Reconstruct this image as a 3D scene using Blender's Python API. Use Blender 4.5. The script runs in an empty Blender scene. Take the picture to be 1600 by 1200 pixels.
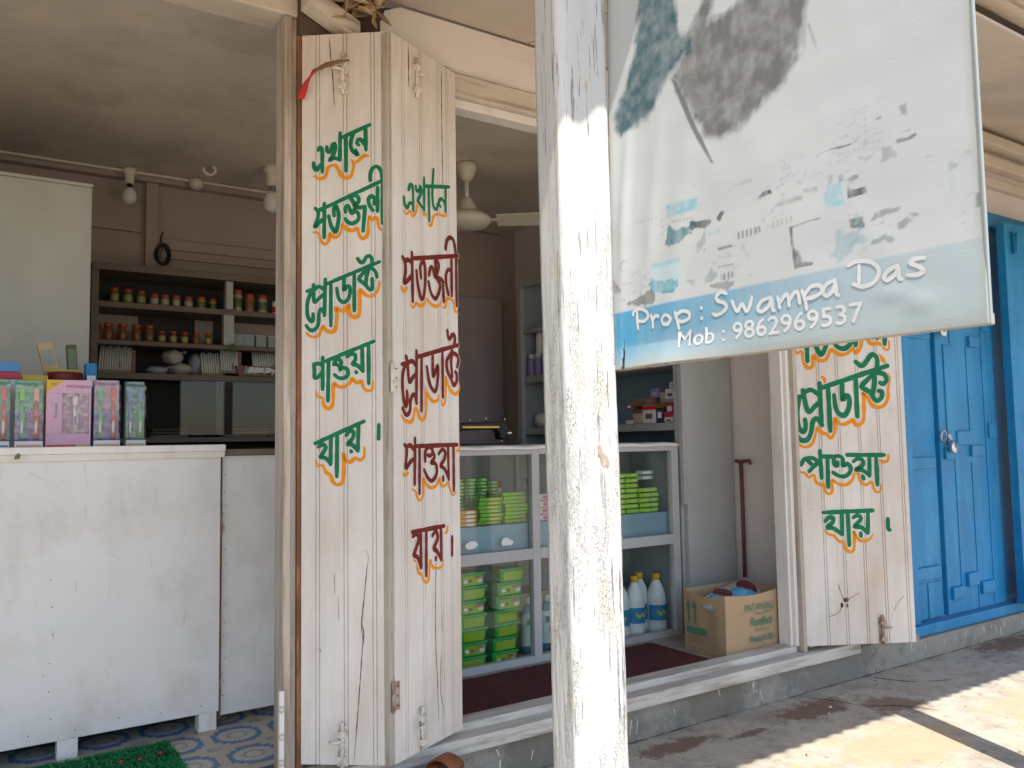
import bpy, bmesh, math, random
import numpy as np
from mathutils import Vector, Matrix, noise as mnoise
R = math.radians
random.seed(11)
rng = np.random.default_rng(5)
scene = bpy.context.scene
C = scene.collection

# ---------------------------------------------------------------- camera
cam_d = bpy.data.cameras.new('camera'); cam = bpy.data.objects.new('camera', cam_d); C.objects.link(cam)
YAW, PITCH, ROLL = R(33.41), R(4.05), R(-0.946)
fw = Vector((math.sin(YAW)*math.cos(PITCH), math.cos(YAW)*math.cos(PITCH), math.sin(PITCH)))
r0 = Vector((math.cos(YAW), -math.sin(YAW), 0)); u0 = r0.cross(fw)
rr = r0*math.cos(ROLL) + u0*math.sin(ROLL); uu = -r0*math.sin(ROLL) + u0*math.cos(ROLL)
cam.matrix_world = Matrix(((rr.x, uu.x, -fw.x, 0), (rr.y, uu.y, -fw.y, 0), (rr.z, uu.z, -fw.z, 0.84), (0, 0, 0, 1)))
cam_d.sensor_width = 36; cam_d.lens = 28.86; cam_d.clip_start = 0.02; cam_d.clip_end = 500
scene.camera = cam
# ---------------------------------------------------------------- light
SUN_AZ = math.atan2(-0.324, -0.946); SUN_EL = R(61)
world = bpy.data.worlds.new('World'); scene.world = world; world.use_nodes = True
wn = world.node_tree.nodes; wl = world.node_tree.links
sky = wn.new('ShaderNodeTexSky'); sky.sky_type = 'NISHITA'; sky.sun_disc = False
sky.sun_elevation = SUN_EL; sky.sun_rotation = SUN_AZ
wl.new(sky.outputs[0], wn['Background'].inputs[0]); wn['Background'].inputs[1].default_value = 0.15
sun_d = bpy.data.lights.new('sun', 'SUN'); sun_d.energy = 4.1; sun_d.angle = R(0.5); sun_d.color = (1, 0.95, 0.87)
sun = bpy.data.objects.new('sun', sun_d); C.objects.link(sun)
to_sun = Vector((math.sin(SUN_AZ)*math.cos(SUN_EL), math.cos(SUN_AZ)*math.cos(SUN_EL), math.sin(SUN_EL)))
sun.rotation_mode = 'QUATERNION'; sun.rotation_quaternion = (-to_sun).to_track_quat('-Z', 'Y'); sun.location = to_sun*20
scene.view_settings.view_transform = 'Standard'; scene.view_settings.look = 'None'
scene.view_settings.exposure = 0.9; scene.view_settings.gamma = 1
scene.render.engine = 'CYCLES'
scene.cycles.max_bounces = 10; scene.cycles.diffuse_bounces = 6; scene.cycles.transparent_max_bounces = 12

# ---------------------------------------------------------------- materials
MATS = {}
def mat(name, col, rough=0.6, dirt=None, damt=0.3, dscale=(6, 6, 6), streak=0.0, bump=0.0, bscale=(30, 30, 30),
        var=0.06, metal=0.0, spec=0.4, thr=0.5, soft=0.18, chip=None):
    """painted / plain surface: base colour with mottling, stains (dirt) in noise patches, optional chips, bump"""
    m = bpy.data.materials.new(name); m.use_nodes = True; nt = m.node_tree; N = nt.nodes; L = nt.links
    b = N['Principled BSDF']; b.inputs['Roughness'].default_value = rough; b.inputs['Metallic'].default_value = metal
    b.inputs['Specular IOR Level'].default_value = spec
    tc = N.new('ShaderNodeTexCoord')
    def nz(scale, detail=5, rough_=0.6):
        mp = N.new('ShaderNodeMapping'); mp.inputs['Scale'].default_value = scale; L.new(tc.outputs['Object'], mp.inputs[0])
        n = N.new('ShaderNodeTexNoise'); n.inputs['Scale'].default_value = 1; n.inputs['Detail'].default_value = detail
        n.inputs['Roughness'].default_value = rough_; L.new(mp.outputs[0], n.inputs['Vector']); return n.outputs['Fac']
    def ramp(fac, a, c):
        r = N.new('ShaderNodeMapRange'); r.inputs['From Min'].default_value = a; r.inputs['From Max'].default_value = c
        L.new(fac, r.inputs['Value']); return r.outputs['Result']
    def mix(fac, c1, c2):
        x = N.new('ShaderNodeMix'); x.data_type = 'RGBA'
        L.new(fac, x.inputs[0]) if not isinstance(fac, float) else setattr(x.inputs[0], 'default_value', fac)
        for s, c in ((6, c1), (7, c2)):
            if isinstance(c, tuple): x.inputs[s].default_value = (*c, 1)
            else: L.new(c, x.inputs[s])
        return x.outputs[2]
    def scl(f, k):
        x = N.new('ShaderNodeMath'); x.operation = 'MULTIPLY'; L.new(f, x.inputs[0]); x.inputs[1].default_value = k; return x.outputs[0]
    lo = tuple(max(0, c*(1-2.2*var)) for c in col); hi = tuple(min(1, c*(1+1.4*var)) for c in col)
    c = mix(ramp(nz((2.3, 2.3, 2.3), 6), 0.3, 0.7), lo, hi)
    if streak:
        c = mix(scl(ramp(nz((70, 70, 2.2), 4), 0.52, 0.75), streak), c, tuple(k*0.55 for k in col))
    if dirt:
        c = mix(scl(ramp(nz(dscale, 7, 0.68), thr, thr+soft), damt), c, dirt)
    if chip:
        c = mix(ramp(nz(chip[1], 8, 0.72), chip[2], chip[2]+0.03), c, chip[0])
    L.new(c, b.inputs['Base Color'])
    if bump:
        bp = N.new('ShaderNodeBump'); bp.inputs['Strength'].default_value = bump; bp.inputs['Distance'].default_value = 0.004
        L.new(nz(bscale, 6, 0.65), bp.inputs['Height']); L.new(bp.outputs[0], b.inputs['Normal'])
    MATS[name] = m; return m

def vcol_mat(name, rough=0.5, bump=0.0, bscale=(200, 200, 200), transl=0.0, spec=0.4, dirt=None, dscale=(8, 8, 8), damt=0.4):
    m = bpy.data.materials.new(name); m.use_nodes = True; nt = m.node_tree; N = nt.nodes; L = nt.links
    b = N['Principled BSDF']; b.inputs['Roughness'].default_value = rough; b.inputs['Specular IOR Level'].default_value = spec
    a = N.new('ShaderNodeAttribute'); a.attribute_name = 'print'; col = a.outputs['Color']
    tc = N.new('ShaderNodeTexCoord')
    if dirt:
        mp = N.new('ShaderNodeMapping'); mp.inputs['Scale'].default_value = dscale; L.new(tc.outputs['Object'], mp.inputs[0])
        n = N.new('ShaderNodeTexNoise'); n.inputs['Scale'].default_value = 1; n.inputs['Detail'].default_value = 7; L.new(mp.outputs[0], n.inputs['Vector'])
        r = N.new('ShaderNodeMapRange'); r.inputs['From Min'].default_value = 0.5; r.inputs['From Max'].default_value = 0.75; r.inputs['To Max'].default_value = damt
        L.new(n.outputs['Fac'], r.inputs['Value'])
        x = N.new('ShaderNodeMix'); x.data_type = 'RGBA'; L.new(r.outputs['Result'], x.inputs[0]); L.new(col, x.inputs[6]); x.inputs[7].default_value = (*dirt, 1); col = x.outputs[2]
    L.new(col, b.inputs['Base Color'])
    if bump:
        mp = N.new('ShaderNodeMapping'); mp.inputs['Scale'].default_value = bscale; L.new(tc.outputs['Object'], mp.inputs[0])
        n = N.new('ShaderNodeTexNoise'); n.inputs['Scale'].default_value = 1; L.new(mp.outputs[0], n.inputs['Vector'])
        bp = N.new('ShaderNodeBump'); bp.inputs['Strength'].default_value = bump; bp.inputs['Distance'].default_value = 0.002
        L.new(n.outputs['Fac'], bp.inputs['Height']); L.new(bp.outputs[0], b.inputs['Normal'])
    if transl:
        t = N.new('ShaderNodeBsdfTranslucent'); L.new(col, t.inputs['Color'])
        mx = N.new('ShaderNodeMixShader'); mx.inputs[0].default_value = transl
        L.new(b.outputs[0], mx.inputs[1]); L.new(t.outputs[0], mx.inputs[2]); L.new(mx.outputs[0], N['Material Output'].inputs['Surface'])
    MATS[name] = m; return m

def glass_mat(name, tint=(0.93, 0.96, 0.95), refl=1.0, painted_glare=0.0):
    m = bpy.data.materials.new(name); m.use_nodes = True; nt = m.node_tree; N = nt.nodes; L = nt.links
    N.remove(N['Principled BSDF'])
    t = N.new('ShaderNodeBsdfTransparent'); t.inputs[0].default_value = (*tint, 1)
    g = N.new('ShaderNodeBsdfGlossy'); g.inputs['Roughness'].default_value = 0.03
    f = N.new('ShaderNodeFresnel'); f.inputs[0].default_value = 1.5
    k0 = N.new('ShaderNodeMath'); k0.operation = 'MULTIPLY'; k0.inputs[1].default_value = refl; L.new(f.outputs[0], k0.inputs[0])
    ge = N.new('ShaderNodeNewGeometry'); iv = N.new('ShaderNodeMath'); iv.operation = 'SUBTRACT'; iv.inputs[0].default_value = 1.0; L.new(ge.outputs['Backfacing'], iv.inputs[1])
    k = N.new('ShaderNodeMath'); k.operation = 'MULTIPLY'; L.new(k0.outputs[0], k.inputs[0]); L.new(iv.outputs[0], k.inputs[1])   # the rear face of a pane does not reflect again
    mx = N.new('ShaderNodeMixShader'); L.new(k.outputs[0], mx.inputs[0]); L.new(t.outputs[0], mx.inputs[1]); L.new(g.outputs[0], mx.inputs[2])
    out = mx.outputs[0]
    if painted_glare:  # pale diffuse patches painted in for reflected glare on the surface
        d = N.new('ShaderNodeBsdfDiffuse'); d.inputs[0].default_value = (0.7, 0.7, 0.7, 1)
        tc = N.new('ShaderNodeTexCoord'); n = N.new('ShaderNodeTexNoise'); n.inputs['Scale'].default_value = 9 if painted_glare < .3 else 55; n.inputs['Detail'].default_value = 6
        L.new(tc.outputs['Object'], n.inputs['Vector'])
        r = N.new('ShaderNodeMapRange'); r.inputs['From Min'].default_value = 0.45; r.inputs['From Max'].default_value = 0.8; r.inputs['To Max'].default_value = painted_glare
        L.new(n.outputs['Fac'], r.inputs['Value'])
        m2 = N.new('ShaderNodeMixShader'); L.new(r.outputs[0], m2.inputs[0]); L.new(out, m2.inputs[1]); L.new(d.outputs[0], m2.inputs[2]); out = m2.outputs[0]
    L.new(out, N['Material Output'].inputs['Surface'])
    MATS[name] = m; return m

WH = (0.76, 0.73, 0.69)
mat('white_panel', (0.70, 0.685, 0.66), 0.4, dirt=(0.5, 0.44, 0.36), damt=0.42, dscale=(6, 6, 4), bump=0.08, bscale=(40, 40, 8), var=0.03, chip=((0.2, 0.16, 0.13), (38, 38, 30), 0.775))
mat('white_wood', WH, 0.5, dirt=(0.42, 0.31, 0.21), damt=0.5, dscale=(9, 9, 1.6), streak=0.22, bump=0.3, bscale=(90, 90, 6), var=0.05, thr=0.52, chip=((0.16, 0.11, 0.08), (60, 60, 14), 0.735))
mat('leaf_wood', (0.71, 0.665, 0.615), 0.5, dirt=(0.5, 0.35, 0.23), damt=0.62, dscale=(5, 5, 1.1), streak=0.17, bump=0.4, bscale=(120, 120, 5), var=0.06, thr=0.44, soft=0.3, chip=((0.2, 0.13, 0.09), (55, 55, 16), 0.745))  # brown stains, strengthened to put warm ground-bounce light into the colour too
mat('halo_paint', (0.74, 0.71, 0.66), 0.55, dirt=(0.5, 0.38, 0.27), damt=0.4, dscale=(9, 9, 3), var=0.05)
mat('old_paint', (0.55, 0.48, 0.4), 0.65, dirt=(0.27, 0.2, 0.14), damt=0.85, dscale=(26, 26, 2.2), streak=0.4, bump=0.5, bscale=(120, 120, 6), var=0.1, thr=0.46, chip=((0.13, 0.08, 0.055), (60, 60, 9), 0.68))
mat('weathered_wood', (0.46, 0.4, 0.33), 0.75, dirt=(0.17, 0.12, 0.09), damt=0.8, dscale=(30, 30, 2.5), bump=0.5, bscale=(120, 120, 6), var=0.12)
mat('weathered_beam', (0.6, 0.53, 0.44), 0.7, dirt=(0.2, 0.13, 0.09), damt=0.75, dscale=(2.5, 25, 30), bump=0.5, bscale=(6, 120, 120), var=0.1, thr=0.52)
mat('rust_wood', (0.2, 0.085, 0.04), 0.75, dirt=(0.42, 0.2, 0.08), damt=0.9, dscale=(40, 40, 6), bump=0.4, bscale=(90, 90, 10), var=0.15)
mat('sill_wood', (0.58, 0.545, 0.49), 0.65, dirt=(0.28, 0.22, 0.17), damt=0.85, dscale=(3, 30, 30), bump=0.5, bscale=(10, 120, 120), var=0.08, thr=0.47, chip=((0.2, 0.15, 0.12), (14, 60, 60), 0.7))
mat('soffit', (0.56, 0.49, 0.41), 0.7, dirt=(0.45, 0.33, 0.23), damt=0.4, dscale=(5, 3, 5), bump=0.15, bscale=(30, 8, 30), var=0.06)
mat('beam_paint', (0.72, 0.67, 0.61), 0.55, dirt=(0.5, 0.36, 0.25), damt=0.35, dscale=(2, 8, 8), bump=0.15, bscale=(8, 60, 60), var=0.04)
mat('shop_ceiling', (0.72, 0.65, 0.57), 0.7, dirt=(0.5, 0.43, 0.36), damt=0.6, dscale=(3, 3, 3), var=0.06)
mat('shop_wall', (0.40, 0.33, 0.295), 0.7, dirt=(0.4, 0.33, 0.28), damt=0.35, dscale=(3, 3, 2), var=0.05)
mat('side_wall', (0.68, 0.62, 0.6), 0.6, dirt=(0.45, 0.38, 0.34), damt=0.3, dscale=(4, 4, 2), var=0.04)
mat('purple_panel', (0.4, 0.34, 0.37), 0.5, var=0.05, streak=0.2)
mat('cupboard', (0.43, 0.44, 0.4), 0.5, dirt=(0.3, 0.3, 0.27), damt=0.4, dscale=(3, 3, 3), var=0.06)
mat('grey_steel', (0.36, 0.38, 0.39), 0.4, dirt=(0.25, 0.24, 0.22), damt=0.4, dscale=(6, 6, 6), var=0.05)
mat('case_frame', (0.42, 0.42, 0.42), 0.4, dirt=(0.3, 0.25, 0.2), damt=0.3, dscale=(8, 8, 8), bump=0.1, bscale=(30, 30, 30), var=0.05)
mat('case_back', (0.3, 0.34, 0.36), 0.6, var=0.08)
mat('blue_board', (0.23, 0.35, 0.44), 0.5, dirt=(0.16, 0.24, 0.3), damt=0.4, dscale=(9, 9, 9), var=0.07)
mat('shelf_wood', (0.165, 0.13, 0.1), 0.6, dirt=(0.18, 0.14, 0.11), damt=0.5, dscale=(3, 20, 20), bump=0.2, bscale=(8, 80, 80), var=0.08)
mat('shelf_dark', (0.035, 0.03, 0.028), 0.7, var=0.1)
mat('end_panel', (0.43, 0.44, 0.42), 0.55, dirt=(0.3, 0.29, 0.27), damt=0.4, dscale=(3, 3, 1), var=0.07)
mat('blue_paint', (0.011, 0.215, 0.46), 0.45, dirt=(0.04, 0.3, 0.52), damt=0.7, dscale=(7, 7, 1.8), streak=0.45, bump=0.55, bscale=(70, 70, 7), var=0.1, chip=((0.25, 0.22, 0.18), (40, 40, 24), 0.77))
mat('lock_metal', (0.62, 0.62, 0.6), 0.3, metal=0.9, dirt=(0.25, 0.2, 0.15), damt=0.5, dscale=(60, 60, 60))
mat('rusty_metal', (0.42, 0.36, 0.3), 0.6, metal=0.3, dirt=(0.24, 0.11, 0.05), damt=0.9, dscale=(60, 60, 40), thr=0.45)
mat('painted_metal', (0.68, 0.63, 0.56), 0.5, dirt=(0.3, 0.17, 0.09), damt=0.9, dscale=(80, 80, 50), thr=0.5)
mat('green_paint', (0.008, 0.165, 0.07), 0.6, spec=0.2, dirt=(0.02, 0.24, 0.12), damt=0.6, dscale=(40, 40, 40), var=0.12, chip=((0.62, 0.57, 0.5), (75, 75, 20), 0.69), bump=0.3, bscale=(120, 120, 6))
mat('brown_paint', (0.16, 0.018, 0.013), 0.6, spec=0.2, dirt=(0.22, 0.04, 0.03), damt=0.6, dscale=(40, 40, 40), var=0.12, chip=((0.62, 0.57, 0.5), (75, 75, 20), 0.69), bump=0.3, bscale=(120, 120, 6))
mat('orange_paint', (0.78, 0.27, 0.006), 0.6, spec=0.2, dirt=(0.68, 0.3, 0.03), damt=0.7, dscale=(45, 45, 45), var=0.08, chip=((0.62, 0.57, 0.5), (75, 75, 20), 0.69), bump=0.3, bscale=(120, 120, 6))
mat('scuff', (0.5, 0.47, 0.43), 0.6)
mat('bare_wood', (0.36, 0.27, 0.2), 0.8, dirt=(0.55, 0.5, 0.44), damt=0.8, dscale=(90, 90, 60), bump=0.4, bscale=(90, 90, 20))
mat('crack', (0.1, 0.065, 0.045), 0.9, var=0.1)
mat('tin', (0.2, 0.2, 0.21), 0.5, metal=0.6, dirt=(0.2, 0.1, 0.05), damt=0.7, dscale=(4, 4, 4))
mat('cream_plastic', (0.7, 0.66, 0.55), 0.4, var=0.03)
mat('bulb_white', (0.75, 0.73, 0.68), 0.35, var=0.02)
mat('black_plastic', (0.012, 0.012, 0.012), 0.5, var=0.1)
mat('gold_trim', (0.5, 0.33, 0.08), 0.35, metal=0.8)
mat('steel', (0.6, 0.6, 0.6), 0.25, metal=1.0)
mat('dry_leaf', (0.42, 0.3, 0.17), 0.8, dirt=(0.22, 0.14, 0.08), damt=0.7, dscale=(30, 30, 30), var=0.15)
mat('twine', (0.2, 0.12, 0.06), 0.9, var=0.2, bump=0.6, bscale=(300, 300, 300))
mat('red_cloth', (0.5, 0.03, 0.035), 0.8, var=0.15)
mat('maroon_mat', (0.085, 0.018, 0.02), 0.95, dirt=(0.16, 0.05, 0.05), damt=0.6, dscale=(60, 60, 60), bump=1.0, bscale=(260, 260, 260), var=0.15)
mat('green_mat', (0.015, 0.22, 0.06), 0.6, dirt=(0.03, 0.33, 0.12), damt=0.7, dscale=(70, 70, 70), var=0.2)
mat('card', (0.42, 0.29, 0.17), 0.8, dirt=(0.33, 0.22, 0.13), damt=0.5, dscale=(8, 8, 8), bump=0.1, bscale=(10, 10, 160), var=0.05)
mat('card_green', (0.05, 0.2, 0.13), 0.8, dirt=(0.3, 0.24, 0.14), damt=0.5, dscale=(70, 70, 70))
mat('card_grey', (0.25, 0.19, 0.13), 0.8)
mat('rod_brown', (0.16, 0.055, 0.05), 0.5, dirt=(0.08, 0.03, 0.03), damt=0.6, dscale=(30, 30, 10))
mat('leather', (0.26, 0.085, 0.03), 0.45, dirt=(0.12, 0.04, 0.02), damt=0.6, dscale=(30, 30, 30))
mat('sole', (0.1, 0.06, 0.04), 0.8)
def simple(name, col, rough=0.45, **k):
    k.setdefault('var', 0.07)
    if name[:3] in ('jar', 'lid', 'tub', 'bot', 'soa'): rough = 0.22
    return mat(name, col, rough, **k)
for n_, c_ in dict(soap_green=(0.14, 0.42, 0.02), soap_lime=(0.3, 0.55, 0.03), soap_dark=(0.07, 0.3, 0.03), soap_band=(0.42, 0.55, 0.2), soap_yellow=(0.55, 0.5, 0.08),
                   soap_orange=(0.7, 0.33, 0.05), soap_pink=(0.66, 0.52, 0.55), pink_line=(0.6, 0.1, 0.2), tub_green=(0.02, 0.33, 0.06), tub_label=(0.28, 0.42, 0.02),
                   tub_red=(0.5, 0.03, 0.03), tub_white=(0.7, 0.72, 0.65), tub_lime=(0.33, 0.5, 0.1), bottle_white=(0.82, 0.83, 0.83), bottle_cap=(0.8, 0.45, 0.02),
                   bottle_blue=(0.03, 0.25, 0.5), label_white=(0.7, 0.72, 0.72), label_yellow=(0.55, 0.5, 0.04), pouch_blue=(0.06, 0.2, 0.25), pouch_white=(0.6, 0.68, 0.62), pouch_green=(0.06, 0.35, 0.2),
                   lid_red=(0.4, 0.06, 0.03), lid_orange=(0.42, 0.07, 0.02), jar_green=(0.1, 0.14, 0.04), jar_pink=(0.34, 0.13, 0.11), jar_cream=(0.42, 0.37, 0.28), jar_amber=(0.2, 0.085, 0.025), jar_yellow=(0.34, 0.29, 0.08),
                   tin_grey=(0.3, 0.34, 0.33), tube_white=(0.6, 0.62, 0.56), bag_white=(0.42, 0.38, 0.33), dark_cloth=(0.2, 0.17, 0.12), red_brown=(0.2, 0.08, 0.06),
                   pink_box=(0.66, 0.4, 0.56), pink_dark=(0.5, 0.27, 0.42), violet=(0.2, 0.15, 0.42), pack_green=(0.1, 0.36, 0.2), pack_blue=(0.08, 0.2, 0.36), pack_red=(0.55, 0.06, 0.05), pack_white=(0.72, 0.72, 0.74),
                   pack_orange=(0.62, 0.3, 0.2), maroon=(0.14, 0.012, 0.012), box_yellow=(0.6, 0.42, 0.04), box_tan=(0.55, 0.38, 0.2), box_dark=(0.07, 0.07, 0.03), box_blue=(0.02, 0.2, 0.5), box_red=(0.45, 0.03, 0.06), box_sky=(0.08, 0.25, 0.55),
                   text_dark=(0.15, 0.1, 0.14), box_white=(0.62, 0.62, 0.62), box_navy=(0.03, 0.04, 0.08), box_black=(0.02, 0.02, 0.02), box_brown=(0.22, 0.12, 0.09), lavender=(0.22, 0.2, 0.42), packet_sky=(0.1, 0.42, 0.65), packet_maroon=(0.14, 0.02, 0.03), print_shadow=(0.13, 0.2, 0.24), print_grey=(0.2, 0.22, 0.23)).items():
    simple(n_, c_)
MATS['print_white'] = simple('print_white', (0.60, 0.615, 0.605), 0.5, dirt=(0.5, 0.53, 0.53), damt=0.6, dscale=(30, 30, 30))
glass_mat('glass', refl=1.4, painted_glare=0.03); glass_mat('dusty_glass', (0.75, 0.78, 0.77), 1.0, 0.0); glass_mat('jar_glass', (0.9, 0.9, 0.85), 1.0); glass_mat('blister', (0.97, 0.98, 0.98), 1.6, 0.5)  # display panes carry painted reflection haze, blisters painted crinkle glare
vcol_mat('banner_print', 0.42, bump=0.08, bscale=(300, 300, 300), transl=0.32, spec=0.45)
vcol_mat('vinyl', 0.5, dirt=(0.3, 0.26, 0.2), dscale=(12, 12, 12), damt=0.5)

def post_material():
    m = bpy.data.materials.new('peeling_paint'); m.use_nodes = True; nt = m.node_tree; N = nt.nodes; L = nt.links
    b = N['Principled BSDF']; b.inputs['Roughness'].default_value = 0.55; b.inputs['Specular IOR Level'].default_value = 0.35
    tc = N.new('ShaderNodeTexCoord')
    def mp(scale):
        x = N.new('ShaderNodeMapping'); x.inputs['Scale'].default_value = scale; L.new(tc.outputs['Object'], x.inputs[0]); return x.outputs[0]
    def nz(scale, d=6, r=0.65):
        n = N.new('ShaderNodeTexNoise'); n.inputs['Scale'].default_value = 1; n.inputs['Detail'].default_value = d; n.inputs['Roughness'].default_value = r
        L.new(mp(scale), n.inputs['Vector']); return n.outputs['Fac']
    def ramp(f, a, c, lo=0.0, hi=1.0):
        r = N.new('ShaderNodeMapRange'); r.inputs[1].default_value = a; r.inputs[2].default_value = c; r.inputs[3].default_value = lo; r.inputs[4].default_value = hi
        L.new(f, r.inputs[0]); return r.outputs[0]
    def mul(a, c, op='MULTIPLY'):
        x = N.new('ShaderNodeMath'); x.operation = op
        for i, v in ((0, a), (1, c)):
            if isinstance(v, (int, float)): x.inputs[i].default_value = v
            else: L.new(v, x.inputs[i])
        return x.outputs[0]
    def mix(f, c1, c2):
        x = N.new('ShaderNodeMix'); x.data_type = 'RGBA'; L.new(f, x.inputs[0])
        for s, c in ((6, c1), (7, c2)):
            if isinstance(c, tuple): x.inputs[s].default_value = (*c, 1)
            else: L.new(c, x.inputs[s])
        return x.outputs[2]
    sep = N.new('ShaderNodeSeparateXYZ'); L.new(tc.outputs['Object'], sep.inputs[0])
    worn = mul(ramp(sep.outputs['Z'], 1.55, 0.75), ramp(nz((14, 14, 2.0), 4), 0.36, 0.6))        # the lower part is the most worn
    vor = N.new('ShaderNodeTexVoronoi'); vor.feature = 'DISTANCE_TO_EDGE'; vor.inputs['Scale'].default_value = 1
    nd = N.new('ShaderNodeTexNoise'); nd.inputs['Scale'].default_value = 60; L.new(tc.outputs['Object'], nd.inputs['Vector'])
    add = N.new('ShaderNodeMix'); add.data_type = 'RGBA'; add.blend_type = 'ADD'; add.inputs[0].default_value = 0.02
    L.new(tc.outputs['Object'], add.inputs[6]); L.new(nd.outputs['Color'], add.inputs[7])
    vm = N.new('ShaderNodeMapping'); vm.inputs['Scale'].default_value = (330, 330, 75); L.new(add.outputs[2], vm.inputs[0]); L.new(vm.outputs[0], vor.inputs['Vector'])
    crackle = mul(ramp(vor.outputs['Distance'], 0.05, 0.0), mul(worn, ramp(nz((45, 45, 9), 5), 0.47, 0.62)))
    grain = ramp(nz((170, 170, 7.0), 6, 0.65), 0.6, 0.66)
    grain2 = mul(grain, ramp(nz((9, 9, 3), 3), 0.4, 0.58))
    dark = mul(crackle, mul(grain2, ramp(worn, 0.0, 0.8, 0.35, 1.0)), 'MAXIMUM')
    fleck = ramp(nz((75, 75, 30), 8, 0.75), 0.68, 0.71)
    dark2 = mul(dark, mul(fleck, 0.7), 'MAXIMUM')
    base = mix(ramp(nz((10, 10, 1.2)), 0.3, 0.7), (0.56, 0.55, 0.535), (0.68, 0.68, 0.665))
    cream = mix(ramp(nz((40, 40, 9), 5), 0.58, 0.7), base, (0.66, 0.6, 0.46))
    c = mix(mul(dark2, 0.62), cream, (0.2, 0.17, 0.145))
    L.new(c, b.inputs['Base Color'])
    h = mul(mul(nz((140, 140, 50), 7, 0.7), 0.8), mul(worn, 0.55, 'MULTIPLY'), 'MULTIPLY')
    h2 = mul(h, mul(dark2, -0.5), 'ADD')
    bp = N.new('ShaderNodeBump'); bp.inputs['Strength'].default_value = 1.0; bp.inputs['Distance'].default_value = 0.016
    L.new(h2, bp.inputs['Height']); L.new(bp.outputs[0], b.inputs['Normal'])
    MATS['peeling_paint'] = m
post_material()

def concrete_material(name, base, warm, stains, dark=(0.12, 0.1, 0.085)):
    m = bpy.data.materials.new(name); m.use_nodes = True; nt = m.node_tree; N = nt.nodes; L = nt.links
    b = N['Principled BSDF']; b.inputs['Roughness'].default_value = 0.85; b.inputs['Specular IOR Level'].default_value = 0.25
    tc = N.new('ShaderNodeTexCoord')
    def nz(scale, d=6, r=0.65):
        n = N.new('ShaderNodeTexNoise'); n.inputs['Scale'].default_value = scale; n.inputs['Detail'].default_value = d; n.inputs['Roughness'].default_value = r
        L.new(tc.outputs['Object'], n.inputs['Vector']); return n.outputs['Fac']
    def ramp(f, a, c, lo=0.0, hi=1.0):
        r = N.new('ShaderNodeMapRange'); r.inputs[1].default_value = a; r.inputs[2].default_value = c; r.inputs[3].default_value = lo; r.inputs[4].default_value = hi
        L.new(f, r.inputs[0]); return r.outputs[0]
    def mix(f, c1, c2):
        x = N.new('ShaderNodeMix'); x.data_type = 'RGBA'; L.new(f, x.inputs[0])
        for s, c in ((6, c1), (7, c2)):
            if isinstance(c, tuple): x.inputs[s].default_value = (*c, 1)
            else: L.new(c, x.inputs[s])
        return x.outputs[2]
    c = mix(ramp(nz(2.2), 0.35, 0.65), base, warm)
    c = mix(ramp(nz(9, 8, 0.7), 0.45, 0.68, 0, 0.85), c, tuple(k*0.6 for k in base))
    c = mix(ramp(nz(90, 3), 0.55, 0.75, 0, 0.5), c, tuple(k*1.35 for k in base))
    c = mix(ramp(nz(22, 7, 0.75), 0.58, 0.66, 0, 0.6), c, dark)
    c = mix(ramp(nz(5, 9, 0.8), 0.56, 0.64, 0, 0.5), c, tuple(k*1.3 for k in warm))
    for (x, y, z, sx, sy, col) in stains:
        mp = N.new('ShaderNodeMapping'); mp.vector_type = 'POINT'; mp.inputs['Location'].default_value = (-x/sx, -y/sy, -z*3); mp.inputs['Scale'].default_value = (1/sx, 1/sy, 3)
        L.new(tc.outputs['Object'], mp.inputs[0])
        ln = N.new('ShaderNodeVectorMath'); ln.operation = 'LENGTH'; L.new(mp.outputs[0], ln.inputs[0])
        nn = nz(13, 7, 0.72)
        a = N.new('ShaderNodeMath'); a.operation = 'MULTIPLY_ADD'; L.new(nn, a.inputs[0]); a.inputs[1].default_value = 2.6; a.inputs[2].default_value = -1.3
        s = N.new('ShaderNodeMath'); s.operation = 'ADD'; L.new(ln.outputs['Value'], s.inputs[0]); L.new(a.outputs[0], s.inputs[1])
        c = mix(ramp(s.outputs[0], 1.0, 0.6, 0, 0.8), c, col)
    L.new(c, b.inputs['Base Color'])
    bp = N.new('ShaderNodeBump'); bp.inputs['Strength'].default_value = 0.5; bp.inputs['Distance'].default_value = 0.008
    L.new(nz(28, 9, 0.7), bp.inputs['Height']); L.new(bp.outputs[0], b.inputs['Normal'])
    MATS[name] = m
BR = (0.15, 0.085, 0.055); TAN = (0.5, 0.36, 0.23)
concrete_material('slab_concrete', (0.43, 0.385, 0.325), (0.48, 0.42, 0.34),
    [(2.66, 2.02, -.176, .24, .085, BR), (1.98, 2.05, -.176, .2, .055, BR), (2.27, 1.99, -.176, .1, .03, BR), (2.95, 1.88, -.176, .16, .1, (0.2, 0.12, 0.08)), (4.25, 2.07, -.176, .4, .1, BR), (2.6, 1.62, -.176, .35, .2, TAN), (3.5, 1.55, -.176, .5, .2, TAN), (2.1, 1.6, -.176, .2, .15, TAN)])
concrete_material('plinth_concrete', (0.29, 0.265, 0.225), (0.36, 0.325, 0.27), [(2.3, 2.17, -.1, .2, .3, (0.18, 0.155, 0.125)), (1.5, 2.17, -.12, .15, .3, (0.17, 0.15, 0.12)), (3.0, 2.17, -.12, .3, .3, (0.2, 0.185, 0.16))])
concrete_material('street_earth', (0.46, 0.355, 0.25), (0.5, 0.4, 0.29), [])

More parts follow.
